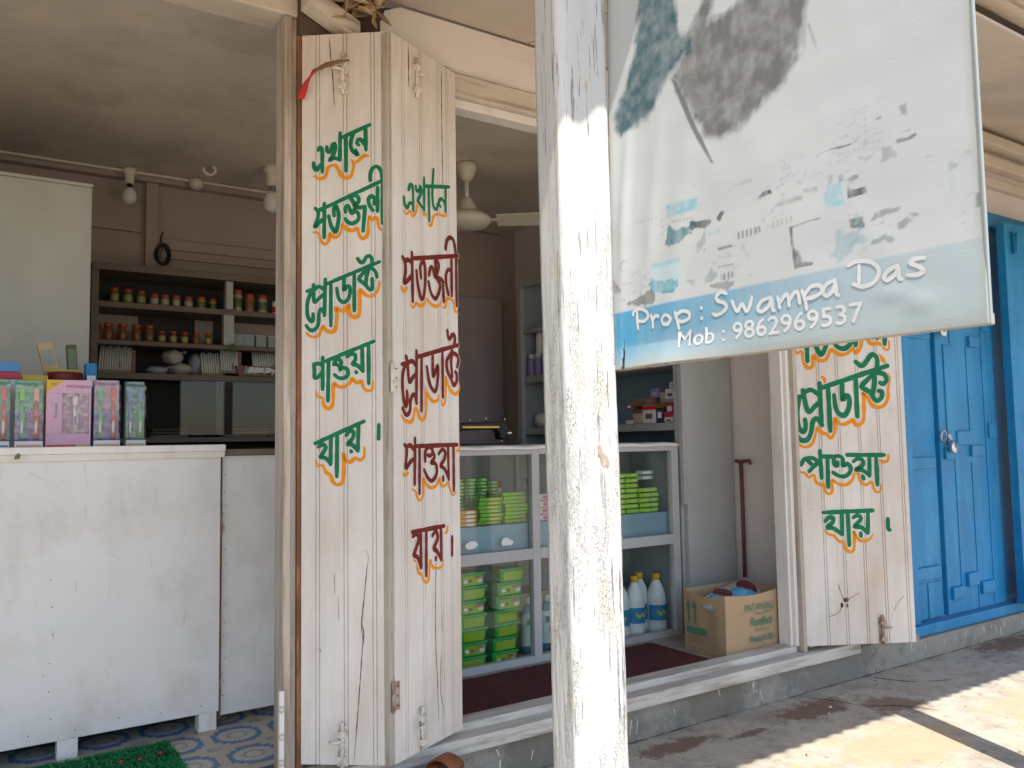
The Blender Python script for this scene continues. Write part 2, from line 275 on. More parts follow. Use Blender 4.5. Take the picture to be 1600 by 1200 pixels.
# ---------------------------------------------------------------- mesh helpers
class MB:
    def __init__(s): s.v = []; s.f = []; s.m = []; s.names = []; s.sm = []
    def mi(s, m):
        if m not in s.names: s.names.append(m)
        return s.names.index(m)
    def add(s, vs, fs, m, smooth=False):
        o = len(s.v); s.v += [tuple(p) for p in vs]; k = s.mi(m)
        for f in fs: s.f.append(tuple(i+o for i in f)); s.m.append(k); s.sm.append(smooth)
        return s
    def box(s, x0, x1, y0, y1, z0, z1, m, bev=0.0):
        if bev:
            bm = bmesh.new(); bmesh.ops.create_cube(bm, size=1)
            for v in bm.verts: v.co = Vector(((x0+x1)/2+v.co.x*(x1-x0), (y0+y1)/2+v.co.y*(y1-y0), (z0+z1)/2+v.co.z*(z1-z0)))
            bmesh.ops.bevel(bm, geom=bm.edges[:], offset=bev, segments=2, affect='EDGES', profile=0.6)
            bm.verts.index_update(); s.add([v.co[:] for v in bm.verts], [[v.index for v in f.verts] for f in bm.faces], m); bm.free(); return s
        vs = [(x, y, z) for x in (x0, x1) for y in (y0, y1) for z in (z0, z1)]
        return s.add(vs, [(0, 1, 3, 2), (4, 6, 7, 5), (0, 4, 5, 1), (2, 3, 7, 6), (0, 2, 6, 4), (1, 5, 7, 3)], m)
    def hexa(s, b, t, m):   # bottom 4 points ccw, top 4 points
        return s.add(list(b)+list(t), [(3, 2, 1, 0), (4, 5, 6, 7), (0, 1, 5, 4), (1, 2, 6, 5), (2, 3, 7, 6), (3, 0, 4, 7)], m)
    def prism(s, poly, a, b, m, axis='z', smooth=False):
        n = len(poly)
        f = {'z': lambda p, t: (p[0], p[1], t), 'y': lambda p, t: (p[0], t, p[1]), 'x': lambda p, t: (t, p[0], p[1])}[axis]
        vs = [f(p, a) for p in poly]+[f(p, b) for p in poly]
        return s.add(vs, [tuple(range(n-1, -1, -1)), tuple(range(n, 2*n))]+[(i, (i+1) % n, n+(i+1) % n, n+i) for i in range(n)], m, smooth)
    def lathe(s, prof, c, m, n=20, axis='z', sx=1.0, sy=1.0):
        vs = []; fs = []
        for r, h in prof:
            for i in range(n):
                a = 2*math.pi*i/n; x, y = r*math.cos(a)*sx, r*math.sin(a)*sy
                vs.append({'z': (c[0]+x, c[1]+y, c[2]+h), 'y': (c[0]+x, c[1]+h, c[2]+y), 'x': (c[0]+h, c[1]+x, c[2]+y)}[axis])
        for j in range(len(prof)-1):
            for i in range(n): k = (i+1) % n; fs.append((j*n+i, j*n+k, (j+1)*n+k, (j+1)*n+i))
        fs.append(tuple(range(n-1, -1, -1))); fs.append(tuple((len(prof)-1)*n+i for i in range(n)))
        return s.add(vs, fs, m, True)
    def tube(s, pts, r, m, n=8):
        P = [Vector(p) for p in pts]; vs = []; fs = []
        for i, p in enumerate(P):
            d = (P[min(i+1, len(P)-1)]-P[max(i-1, 0)]).normalized()
            a = d.orthogonal().normalized() if i == 0 else (a - d*a.dot(d)).normalized()
            b = d.cross(a); rad = r[i] if isinstance(r, (list, tuple)) else r
            for k in range(n): t = 2*math.pi*k/n; vs.append(p+(a*math.cos(t)+b*math.sin(t))*rad)
        for j in range(len(P)-1):
            for k in range(n): q = (k+1) % n; fs.append((j*n+k, j*n+q, (j+1)*n+q, (j+1)*n+k))
        fs.append(tuple(range(n-1, -1, -1))); fs.append(tuple((len(P)-1)*n+k for k in range(n)))
        return s.add(vs, fs, m, True)
    def build(s, name, parent=None, loc=(0, 0, 0), rotz=0.0, label=None, bevel=0.0):
        me = bpy.data.meshes.new(name); me.from_pydata(s.v, [], s.f)
        for n in s.names: me.materials.append(MATS[n])
        me.polygons.foreach_set('material_index', s.m); me.polygons.foreach_set('use_smooth', s.sm)
        bm = bmesh.new(); bm.from_mesh(me); bmesh.ops.recalc_face_normals(bm, faces=bm.faces); bm.to_mesh(me); bm.free(); me.update()
        o = bpy.data.objects.new(name, me); C.objects.link(o); o.location = loc; o.rotation_euler = (0, 0, rotz)
        if parent: o.parent = parent
        if label: o['label'] = label
        if bevel:
            md = o.modifiers.new('edge', 'BEVEL'); md.width = bevel; md.segments = 2; md.limit_method = 'ANGLE'; md.angle_limit = R(40)
        return o

def tag(o, label, cat, group=None):
    o['label'] = label; o['category'] = cat
    if group: o['group'] = group
    return o
def thing(name, label, cat, loc=(0, 0, 0), rotz=0.0, group=None):
    o = bpy.data.objects.new(name, None); o.empty_display_size = 0.05; C.objects.link(o); o.location = loc; o.rotation_euler = (0, 0, rotz)
    return tag(o, label, cat, group)
def structure(o): o['kind'] = 'structure'; return o
def copy_tree(o, loc, label, rotz=None, parent=None):
    c = o.copy(); C.objects.link(c); c.location = loc
    if rotz is not None: c.rotation_euler = (0, 0, rotz)
    c['label'] = label
    for ch in o.children:
        d = ch.copy(); C.objects.link(d); d.parent = c
        for g in ch.children:
            e = g.copy(); C.objects.link(e); e.parent = d
    return c
ORD = ['first', 'second', 'third', 'fourth', 'fifth', 'sixth', 'seventh', 'eighth', 'ninth', 'tenth', 'eleventh', 'twelfth', 'thirteenth', 'fourteenth']

# ---------------------------------------------------------------- brush lettering
def smooth_path(p, step):
    P = [np.array(q, float) for q in p]
    if len(P) == 2: return [P[0]+(P[1]-P[0])*t for t in np.linspace(0, 1, max(3, int(np.linalg.norm(P[1]-P[0])/step)))]
    out = []
    for i in range(len(P)-1):
        a = P[max(i-1, 0)]; b = P[i]; c = P[i+1]; d = P[min(i+2, len(P)-1)]
        n = max(2, int(np.linalg.norm(c-b)/step))
        for k in range(n):
            t = k/n; out.append(0.5*((2*b)+(c-a)*t+(2*a-5*b+4*c-d)*t*t+(3*b-a-3*c+d)*t**3))
    out.append(P[-1]); return out
def ribbon(mb, pts, rad, m, place, lift, taper=0.12, jit=0.05, off=(0, 0), step=None):
    """one brush stroke as a flat strip with rounded ends; place(u, v, lift) -> 3-D point on the painted surface"""
    P = smooth_path(pts, step or rad*0.7); n = len(P)
    ph = random.random()*9
    L = []; Rr = []
    def nrm(i):
        d = P[min(i+1, n-1)]-P[max(i-1, 0)]; l = np.linalg.norm(d)
        return np.array([-d[1], d[0]])/l if l > 1e-9 else np.array([1.0, 0])
    for i in range(n):
        e = min(i, n-1-i)/max(1, n-1); w = rad*(1-taper*max(0, 1-e*6))*(1+jit*math.sin(i*0.33+ph)+jit*0.7*math.sin(i*0.81+ph*2))
        k = nrm(i); L.append(P[i]+k*w); Rr.append(P[i]-k*w)
    def cap(c, nv, w, sgn):
        d = np.array([nv[1], -nv[0]])*sgn
        return [c+nv*w*math.cos(t)*1+d*w*math.sin(t) for t in np.linspace(0, math.pi, 7)[1:-1]]
    n0, n1 = nrm(0), nrm(n-1); w0 = np.linalg.norm(L[0]-P[0]); w1 = np.linalg.norm(L[-1]-P[-1])
    vs = []
    def pt(q): return place((q[0]+off[0])/1000, (q[1]+off[1])/1000, lift)
    for a, b in zip(L, Rr): vs += [pt(a), pt(b)]
    fs = [(2*i, 2*i+1, 2*i+3, 2*i+2) for i in range(n-1)]
    c0 = cap(P[0], n0, w0, -1); i0 = len(vs); vs += [pt(q) for q in c0]; fs.append((0, *range(i0, i0+len(c0)), 1))
    c1 = cap(P[-1], n1, w1, 1); i1 = len(vs); vs += [pt(q) for q in c1]; fs.append((2*n-2, *range(i1, i1+len(c1)), 2*n-1))
    mb.add(vs, fs, m)
def parse(s):
    out = []
    for st in s.split(';'):
        q = [float(t) for t in st.split()]; out.append([(q[i], q[i+1]) for i in range(0, len(q), 2)])
    return out
def text_into(mb, txt, size, m, place, x0, z0, bold=0.0, width=None, shear=0.0, lift=0.0005):
    if bold:      # heavier lettering: the same line laid down a few times, each a hair to the side
        for i, (a, c) in enumerate(((0, 0), (1, 0), (-1, 0), (0, 1), (0, -1))): text_into(mb, txt, size, m, place, x0+a*bold, z0+c*bold, 0, width, shear, lift+i*1.2e-5)
        return
    cu = bpy.data.curves.new('text', 'FONT'); cu.body = txt; cu.size = size; cu.offset = bold; cu.shear = shear; cu.resolution_u = 3; cu.fill_mode = 'FRONT'
    o = bpy.data.objects.new('text', cu); C.objects.link(o); bpy.context.view_layer.update()
    me = bpy.data.meshes.new_from_object(o.evaluated_get(bpy.context.evaluated_depsgraph_get()))
    vs = [v.co.copy() for v in me.vertices]
    if vs:
        mx = max(v.x for v in vs); k = (width/mx) if width else 1.0
        mb.add([place(x0+v.x*k, z0+v.y, lift) for v in vs], [tuple(p.vertices) for p in me.polygons], m)
    bpy.data.objects.remove(o); bpy.data.meshes.remove(me); bpy.data.curves.remove(cu)
WORDS_A = [('g', 5.9, '46.5 1658.3 49.8 1664.8 55.5 1663.6 58.1 1651.1 58.1 1624.5 58.1 1596.2;33.2 1622.1 36.2 1607 43.5 1601 48.8 1611.5 57.4 1618.5;70.7 1666.6 71.4 1654.6 79 1651 84 1660.1 86.3 1671.7 92.9 1674.8 94.6 1659.7 87.9 1640 78.6 1627.7 92.9 1633.8 107.8 1627.5;108.5 1704.2 107.8 1627.5;124.4 1695.2 125.2 1596;112.8 1690.7 192.3 1724.1;148.3 1704.2 140.9 1687.9 138.2 1668 143.5 1651.8 154 1643.4 158 1637.9 152.1 1653.4;180 1718 181.1 1652.9;160.7 1667.7 156.1 1673.2 159.1 1682.4 166.7 1683.5 173.9 1674.8 179.8 1665.6', 5.2, '33.3 1583.8 39.9 1585.2 44.9 1578.4 56.4 1578 66.4 1583.6 72.3 1605.6 84.6 1613.5 94.5 1613.1 102.8 1601.1 111 1585.2 124.2 1576.4 137.4 1580.9 144 1597.9 145.7 1617.1 140.8 1626.2;145.7 1617.7 158.9 1623.2 167.2 1630.9 177.1 1638.1 187.6 1636.1'), ('g', 5.9, '38.3 1494.1 46.5 1482.9 44.9 1465.8 37.6 1441.3 49.8 1454.1 63.4 1464.5;46.5 1485.6 56.4 1491.8 64 1481.7;64 1506.4 63.3 1410.9;69.6 1496.3 234.2 1568;91 1471.5 90.4 1490.6 96 1500.4 103.6 1480.3 103.5 1457.2 95.9 1424.6 86.1 1436.4 80.5 1451.4 76.2 1470.7;123.3 1479.6 122.3 1493.5 130.6 1498.5 135.5 1487.4 141 1475.7 150.2 1490.2 143.7 1510.2 137.2 1519.4 147.7 1526.6 158.6 1521.2 160.2 1508 150.3 1498.4 161.7 1491.4 178.2 1494.2;122.3 1461.5 130.4 1451.4 143.6 1447.6 158.3 1457 160 1471.8 151.9 1481.3 140.4 1476.4;178.1 1492.5 172.3 1425.3;200 1481.9 190.3 1497 188.1 1513.6 196.3 1523.2 204.5 1515.6 203.4 1500.5;204.4 1513 213.3 1519.3;213.5 1545.7 212.5 1479.8;227.6 1561.6 226.3 1444.9;193.2 1566.2 193.3 1586.1 201.6 1602.3 214.7 1603.5 224.5 1588.2 226.7 1565', 5.2, '33.4 1426.6 46.5 1424.6 53.1 1404.6 64.6 1392.1 76.2 1403.9 79.5 1421.8 92.6 1410.9 105.8 1419.3 110.7 1447.1 120.6 1436.9 140.2 1428 155 1434.1 159.9 1417.6 169.6 1405.1 182.7 1411.9 186.1 1438 186.2 1464.3 197.6 1458 210.7 1460.2 215.5 1437 223.6 1425.3 233.4 1429.9 236.7 1438'), ('g', 5.7, '15.1 1262.7 30.6 1267;28.2 1263.5 19.4 1242.4 15.6 1221.2 17.6 1192.8 28.3 1178.3 32.8 1185.3 31.9 1199.5;33.7 1279.9 35.4 1232.5 50.9 1243.9 64.7 1255.3;36.6 1266.8 48.5 1275.2 62.8 1266.1;66.4 1294.4 64 1193.9;12.8 1168.1 21.2 1157.3 30.7 1153.5 42.6 1161.5 47.4 1175.5 48.5 1199 53.3 1213.1 60.4 1208.2 64.5 1195.1;70 1281.3 217.5 1338.5;81.9 1280.9 81.8 1165.2;118.8 1298.8 118.7 1262.1 125.9 1273.7 134.2 1272.3 135.4 1255.7 129.4 1237 117.5 1229.1 105.6 1237.6 100.9 1252 98.6 1268.6;147.4 1309.8 147.1 1204.7;188.9 1322.8 169.9 1305.6 160.4 1292.8 172.2 1280.7 181.6 1270.5;188.9 1322.8 181.3 1297 180.5 1275.7 188.7 1263.7 197 1263.9 197.1 1291.8;191.3 1322.7 200.8 1317.7 207.8 1308 210.1 1296.1;194.9 1327.3 197.3 1343.9 191.5 1354.7 182 1353.8 173.6 1339.8 165.3 1338.2 157 1348.7', 5.4, '12.9 1148.1 22.4 1139.6 35.5 1135.8 48.5 1141.3 55.7 1158.8 59.2 1165.8 65.2 1156.2 77 1148.8 90.1 1150.9 96 1167.2 98.5 1197.7 94.9 1213.1 108 1206.9 119.8 1206.6 131.7 1222.8 132.8 1203.9 137.6 1192 148.2 1187 158.9 1193.8 162.5 1221.9 161.4 1259.7 167.4 1259.5 179.2 1247.4 193.3 1243.5 206.4 1251.4 214.7 1267.6 217.2 1282.9'), ('g', 5.9, '34.6 1061.4 36.5 1041.2 36.5 1023 47.6 1026.4 59.1 1040.7;36.5 1059.5 47.6 1062.9 58.3 1057.2;59.1 1079.1 58.7 991.5;66.1 1068 200.9 1119.6;75.4 1069.6 73.4 960.3;90.1 1059 95.7 1070.9 104.9 1072.6 111.2 1063.3 104.2 1055.1 96.8 1059.6;108.6 1057.9 105.6 1043.3 115.9 1049.7 127 1044.7 128.8 1030.1 117.7 1021.2 103 1022.3 91.9 1030.9;127.1 1079.4 137.4 1086.4 148.5 1084.3 149.9 1071.5 141.8 1059 154.6 1055 170.4 1040.1;168.4 1104 169.7 1038.3;151.3 1037.6 152.7 1035.4;186.1 1112.7 186.4 1005.2', 5.0, '40.2 986.4 45.8 971.8 58.7 967.9 60.5 951.5 73.4 938.6 86.3 951 88.2 989.1 90.1 1006.5 101.1 999 117.7 997.6 134.3 1008.1 139.8 1018.9 152.7 1007.8 165.5 1011.1 171 994.7 181.9 985.4 194.8 988.7 196.7 1010.5'), ('g', 5.9, '38.4 845.2 172.5 902.4;47.6 836 59.8 841.9 67.8 833.9 59.8 819.6 52.4 807.1 66 805.8 81.7 790.5;81.8 862.5 80.6 788.7;99.1 869.4 97.8 755.1;124 865.4 133.9 877.8 143.8 874 141.9 857.9 127.3 841.9 139.3 840.6 155.7 825.3;157.8 893.6 155.7 823.5;136.7 823.8 138.2 821.2;213.3 892.6 212.4 854.9', 5.0, '40.3 798.3 45.8 783.8 58.6 785.5 67.8 767.4 80.6 758.2 86.1 742 98.9 732.9 113.5 741.7 117.2 782.8 115.5 816.9 120.9 800.7 133.7 793.3 148.4 803.9 161.1 798.3 172.1 807.1 173.3 832.2')]
WORDS_B = [('g', 5.9, '70.3 1558.3 78 1574.4 87.5 1574.9 90.5 1557.5 91.1 1503.2;49.4 1531 52.3 1511.9 63.4 1504.6 74.2 1520.4 90 1521.9;103.6 1577.1 105.3 1565.3 118.3 1567.9 124.4 1582.5 130.7 1567.8 112.7 1538.8 117.8 1532.7 141.8 1517.2;143.2 1612.2 141.8 1515.2;142.8 1587.4 267.8 1618;164.3 1593 166.7 1490;189.6 1650 183.2 1593.8 182.7 1560.2 189.1 1536.8 202.8 1533.3 208.6 1549.9;249.7 1611.1 248.4 1536.1;221 1546.1 213.5 1554.4 220.7 1568 232.7 1571 242.5 1563.2 248.7 1553.2', 4.6, '49 1493.2 61.3 1486.2 77.1 1497.9 89.6 1486.7 105.8 1504.6 109.3 1521.7 128.7 1520.2 141.6 1504.9 158.2 1504.6 167.9 1477.9 181.5 1485.1 188.6 1507.5 213 1521.5 230.4 1521.3 251.7 1524.1 257.6 1534'), ('b', 7.0, '41.4 1359.6 51.6 1345.8 53.8 1322.6 46.7 1288.1 63.4 1297.5 83.6 1315.8;50.4 1349.5 66 1356.3 82.8 1350.6;83.2 1379.3 85.2 1240.8;91.2 1364.9 311.3 1413.4;124.5 1314.6 121.1 1346.2 136.3 1365.1 144.5 1338.1 141.8 1289 132.8 1255.4 121.8 1257.9 109.4 1292.1 103.5 1331.1;162.2 1328.9 169.2 1350.6 179.4 1354.4 189.2 1333.4 196 1328.4 210.2 1361.9 207 1373.8 194.7 1379.1 196.3 1347 199.3 1326.8 216.3 1308.8 208.9 1282.8 191.5 1263.8 171.5 1277.3 159.9 1308.1;199.4 1328.9 220 1326.1 232.5 1319.7;230.4 1319.4 234.2 1261.5;258 1285.8 247.8 1313.8 247 1343.1 259.4 1362.1 273 1359.3;276 1403.3 275.9 1284.2;300.2 1407.8 300.8 1257.9;246.3 1423.1 253.9 1450.1 272.1 1462.4 290.1 1453.2 300.2 1412.1', 5.0, '34.4 1276.4 46.4 1264.6 61.9 1276.8;76.9 1231.7 89.4 1223.5 102.3 1238.4 118.2 1233.3 137.8 1240 147.9 1257.6 167.7 1248.1 191.1 1241.1 218.7 1251 222.3 1259.8;229 1244.1 243 1243.9 250.6 1272.2 272.1 1275.2 286.3 1264.5 293.2 1242 311.4 1235.8'), ('b', 7.0, '34.8 1059.3 64.4 1064.1;49.5 1057.7 38.7 1033 37 995.8 44.1 953.7 52.3 943.3 57.6 962.1 56.2 984.7;54 1082.1 60 1055.8 66.7 1011.9 81.1 1023.5 98.2 1036.7;64.4 1066.8 81.7 1070.8 98.5 1058.5;100.8 1100.9 98.4 955.4;37.6 937.6 47.9 922 58.4 920.9 69.2 933.1 71.7 959.9 82.6 976.4 93.4 974.2 98.8 954.1;105.8 1084.9 305.3 1137.1;123.6 1085 121.4 933;176 1094.8 177.4 1034.7 189.3 1050.9 200.3 1067.1 201.8 1043.2 195.5 1006.3 185 990.4 167.6 1002.1 156.5 1023.7 147.9 1059.2;224.4 1110.1 224.4 976.5;274.8 1117.4 254.6 1095.4 244.6 1080.3 249 1054.8 268.2 1030.1 280.2 1013.4 295.5 1025.8 296 1049.1 289.5 1054;274.8 1114.5 268.2 1082.1 273.3 1039;279.7 1110.5 299.6 1104.9 306.9 1090.8 298.9 1069.7;285.1 1135.8 289.6 1156.7 283.3 1167.7 270.7 1160.6 260.6 1150.9 253.4 1158.8 251.3 1175.9', 5.6, '31.2 919 47.7 904.8 68.8 899.8 83.9 909.3 92.9 936.4 101.6 936.6 112.3 915.2 127.7 907.3 141.4 921.2 145.1 959.7 142.1 1003.6;146.9 990.1 158 974 180.8 960.9 201.9 967.2 204.5 981.4;218.5 965 225.4 951.1 237.7 965.7 240.8 1005.7 239 1037 253.1 1012 272.4 992.8 294.7 988 310.2 1003.2 309.1 1023.6'), ('b', 6.8, '44.6 837.7 53.5 824.3 48.7 775 68.4 789.6 87.1 798.7;53.6 831.9 69 835.5 86.1 823.7;90.9 854.6 87.4 727.6;96.9 833.2 295.9 834.9;110.8 831.1 109 701.3;136.4 789.6 138.1 819 154.6 830.5 170.9 822.3 164.1 805.8 149.6 806.9;170.9 818.4 180.5 800.3 163.7 784.8 183.6 782.2 191.4 766 186.3 746.3 166.2 733.3 146.7 744.1 130.9 766.3;200.9 809.8 218.1 821.6 233.1 813.2 227.9 793 210.5 775.4 229.5 764.6 249.8 735.4;247.4 831.3 249.7 733.4;222.2 741.5 222 732.6;275.6 831 275.2 699.3', 4.6, '37.7 760.3 46.7 754.3 61.9 761.2;76.7 714.8 92.1 708.1 98.2 692.4 109.3 682 124.7 690.7 129 725.4 127.3 741.1 143.2 724.7 162.6 713.8 189.2 718.3 203 737.6 212.9 719 233.4 715.9 247.5 725.3 257.6 702.4 272.8 685.2 289.4 694.4;291.9 820.4 302.7 816 308.9 832.6'), ('b', 6.8, '75.2 597.1 224.4 600;78.1 585.4 93.7 589.5 104.1 576.9 93.2 555.3 82.4 533.1 97.2 526.3 113 495.6;112.5 595.2 113 495.6;138 594.6 136.2 470.1;167 578 183.8 590 191.4 567.5 173 542.1 187.4 531.8 209.1 504.2;207.4 597.6 209.1 504.2;182.5 514.3 182.4 507.7;263.3 563.9 262.3 511.4', 4.6, '80.4 520.9 95.7 511.3 101.6 485.8 117.2 474.1 126.4 457.4 142.3 451.2 150.9 467.2 156.1 509.1 165.7 492.3 185.3 483.8 212.2 484 220.6 500.7;227.5 577.7 240 582.4 243 598.2')]
WORDS_C = [('g', 10.8, '43.6 1296.2 48.8 1266.8 35 1214 69.9 1242.2;75.3 1296 75.2 1154.2;157.1 1295.7 165.4 1256.3 155.9 1212.3 134.3 1180.6 115.5 1212.5 107.1 1251.8;189.9 1236.6 204 1214.4 234 1204.4 260.2 1221.4 266.6 1250.9 247.2 1270.7 221.2 1256;294.2 1295.1 285.5 1218.8;358.4 1250.4 338.4 1260.3 334.5 1285;384.1 1304.6 381.2 1247.8;416.6 1309.4 412.2 1222.9;41 1296.2 430.9 1368.8', 8, '-2.2 1223.1 12.5 1215.7 31.3 1186.3 51.8 1195.9 60.1 1154.4 76.4 1125 96.9 1134.6 101.2 1173.6 125.6 1156.3 156.1 1160.9 175.4 1196.5 188 1196.4 217.6 1180 248.3 1184.7 272.2 1206.6 283.9 1186.9 305.2 1206.4 317.3 1245.7 337.5 1240.6 357 1223.3 382.7 1225.6 402.8 1218.1 414.6 1198.3 430.2 1203.1 431.8 1235.2'), ('g', 10.8, '11 1001.9 48.8 1008.7;36.1 1004.1 24.5 965.5 22.2 912.5 30.6 873.8 45 861.6 55.9 883.1 54.7 912;49.9 1033 68.6 945.6 97 964.6 124.2 988.5;54.5 1023.2 85.1 1035 119.2 1012.8;122.9 1061.3 123.8 889.3;19.4 845.1 36.1 828.1 61.1 830.1 77.3 858.7 86.7 901.9 99.9 916.2 114.6 908.8 126.3 889.3;135.7 1044.2 418.9 1131.8;158.5 1046.3 160.3 864.6;219.9 1065.2 219 992.2 235.1 1011.4 247.2 1001.6 245.4 962.7 226.1 929 201.2 934.2 187.4 963.4 183.1 1012;279 1084.1 278.9 923.4;361.3 1102.9 329.3 1073.8 302.6 1047.2 317.2 1034.9 341.9 1020 351.1 1000.3 365.6 985.5 386.7 999.9 390.4 1024.3 375.3 1026.9;361.3 1102.9 359.1 1058.9 349.3 1015;371.4 1102.8 401.8 1097.6 413.3 1073 397.1 1056 384.6 1061.1;372.2 1117.5 376.7 1156.7 364.9 1176.5 349.6 1176.6 322.5 1142.5 304.2 1132.8 282.2 1150.1', 8, '13.6 826 35.1 804.1 62.4 801.2 85.6 820 97.5 863.2 105.6 875.1 127.2 855.5 142.2 852.8 161.5 835.7 177.5 857.1 182.7 915.1 194.5 897.9 219.3 890.3 244.9 899.6 260.5 909.1 269.7 889.6 289.9 889.3 306.2 913.3 311 1010.6 303.8 1020.4 325.9 1005.5 339.7 976.1 364.3 958.7 395.1 965.7 414.4 994.7 419.5 1043.6 428.9 1077.8 419.7 1097.5;132.6 1088 144.9 1080.5 146.5 1061.1;382.9 1178.8 397.4 1161.5 409.4 1146.7'), ('g', 9.3, '30.4 727.7 42.6 748.4 63.3 754.5 81.4 754.2 106.9 736.3;63.2 700.1 84.5 721.5 107.9 738.5;56.2 748.1 73.5 730.4;112.2 784.2 115 673;118 760.1 168 759.2;227.6 764.7 385.7 761.9;143 759.6 141 635.6;184.2 734.9 185.4 720.9 171 726.4 171.4 754.8 190.9 761 207.7 749.7 207.3 721.3 225.8 728.4 239.8 714.2 235.6 692.4 214.3 677.6 187.1 680.3 165 693.8;253.7 738 272.5 748.6 290.6 743.9 295.3 726.2 272.9 709.2 261.2 702.8 288.6 702.3 319.5 678.5;322.7 760.8 319.5 677.7;289.6 676.1 293.7 665.9;351.1 760.3 352 639.9', 6.5, '16.1 709.7 29.2 698.6 44.8 694 62.1 676.3 83 686.7 90.7 656.1 112.8 644.8 128.6 642.3 127.6 620.6 142.9 607.3 156.9 615.7 159 661.3 185.6 646.4 217.3 642.7 245.5 661.7 255.9 687.7 271.9 687.3 281.7 654.4 303.9 640.9 327.3 651.3 337.3 620.5 355.1 609.2 367.1 619.9 367.9 637.3;368.4 738 391.2 733.2 404.7 746.2 404.3 763.8'), ('g', 9.3, '114.6 532.1 326.2 535.8;122 497.4 138.5 512.1 156.5 509.5 151.1 490.2 132.5 477.7 129.8 469.2 154.6 467.7 191.9 441.7;192.8 528.1 191.9 441.7;218.8 529.7 219.3 397.9;242.8 509.6 261.4 517.8 275.4 504.5 255.2 483.3 245.6 471.4 272.7 469 301.2 445.4;305.4 529.8 301.2 445.4;270.7 444.9 271 433.2;389.4 499.6 388.9 462.6 395.4 454.7', 6.5, '118.1 460.8 133.3 445.4 157.7 436.1 174.9 416.3 197.1 407.1 202.9 385.4 222.5 369.8 238.9 380.1 243.4 427.4 240.9 451.2 252.7 431.5 265.6 416 288.2 413.3 311.4 421.3 321.4 438.4')]
NAME_STROKES = '57.5 1039.3 57 1025.6 58.2 1011.7;48.1 1034.3 50.2 1039.6 63.1 1042.2 78.3 1035.5 80.5 1026.9 71.3 1021.7 57.7 1024.2;87.6 1028.8 90.7 1018.6 91 1010;90.7 1019.8 96.9 1026.3 104.8 1024.5;120.1 1024.8 113.1 1020.5 114.5 1012.3 124.5 1010.6 130.5 1017.6 124.1 1023.8;140 1025.1 142.8 1014.1 145.5 1000.8;141.5 1020.9 153 1025.6 165.6 1021.5 165.2 1013.4 152.3 1010.5 143.4 1014;189.6 1025.4 190.2 1024.6;189.6 1010.5 190.1 1009.8;235.4 1038.1 226.9 1041.7 218 1036.9 220.6 1030.4 231.9 1025.4 234.5 1019.4 228.5 1013.7 216.8 1010.9 211 1013.5;244.8 1026.7 248.6 1017.4 253.8 1011.2 261.1 1019.9 268.8 1009 274.5 1015.7 278.3 1026.9;309.1 1021.8 294.1 1018.9 287.2 1009.5 293.5 1005.1 304.4 1010.4 309.9 1018.9 310.5 1006.1 313.7 1003.9;319.5 1020.2 322.1 1006.1;322.4 1012.2 331.9 1021.6 335.7 1017.6 336.4 1006.7;336.7 1012.4 346 1022.7 350.9 1018.5 352.3 1007.7;356.6 1022.6 360.3 1010.4 362 998.6;359.4 1015.5 369.5 1025.4 382.6 1024.2 384.1 1016.5 372.6 1011.8 361.9 1011.5;403 1027.8 391.9 1024.9 386 1016.2 391.2 1010.5 399.5 1015.5 403.6 1024.5 404 1011.6 407.1 1008.9;435.2 1038.6 434.2 1019.2;421.5 1041.9 432.1 1044.6 448.9 1041.3 459.9 1030 454.3 1017.2 439.1 1013.7 427.3 1018.8;482.4 1030.3 471.1 1026.4 465.9 1019.8 470.5 1015.9 480.4 1021.7 483.8 1027.6 483.9 1016.5 486.6 1014.6;513.7 1033 502.7 1033.7 497.9 1030.3 508.2 1023.9 512.4 1018.7 504.7 1015.7 494.1 1017.4'
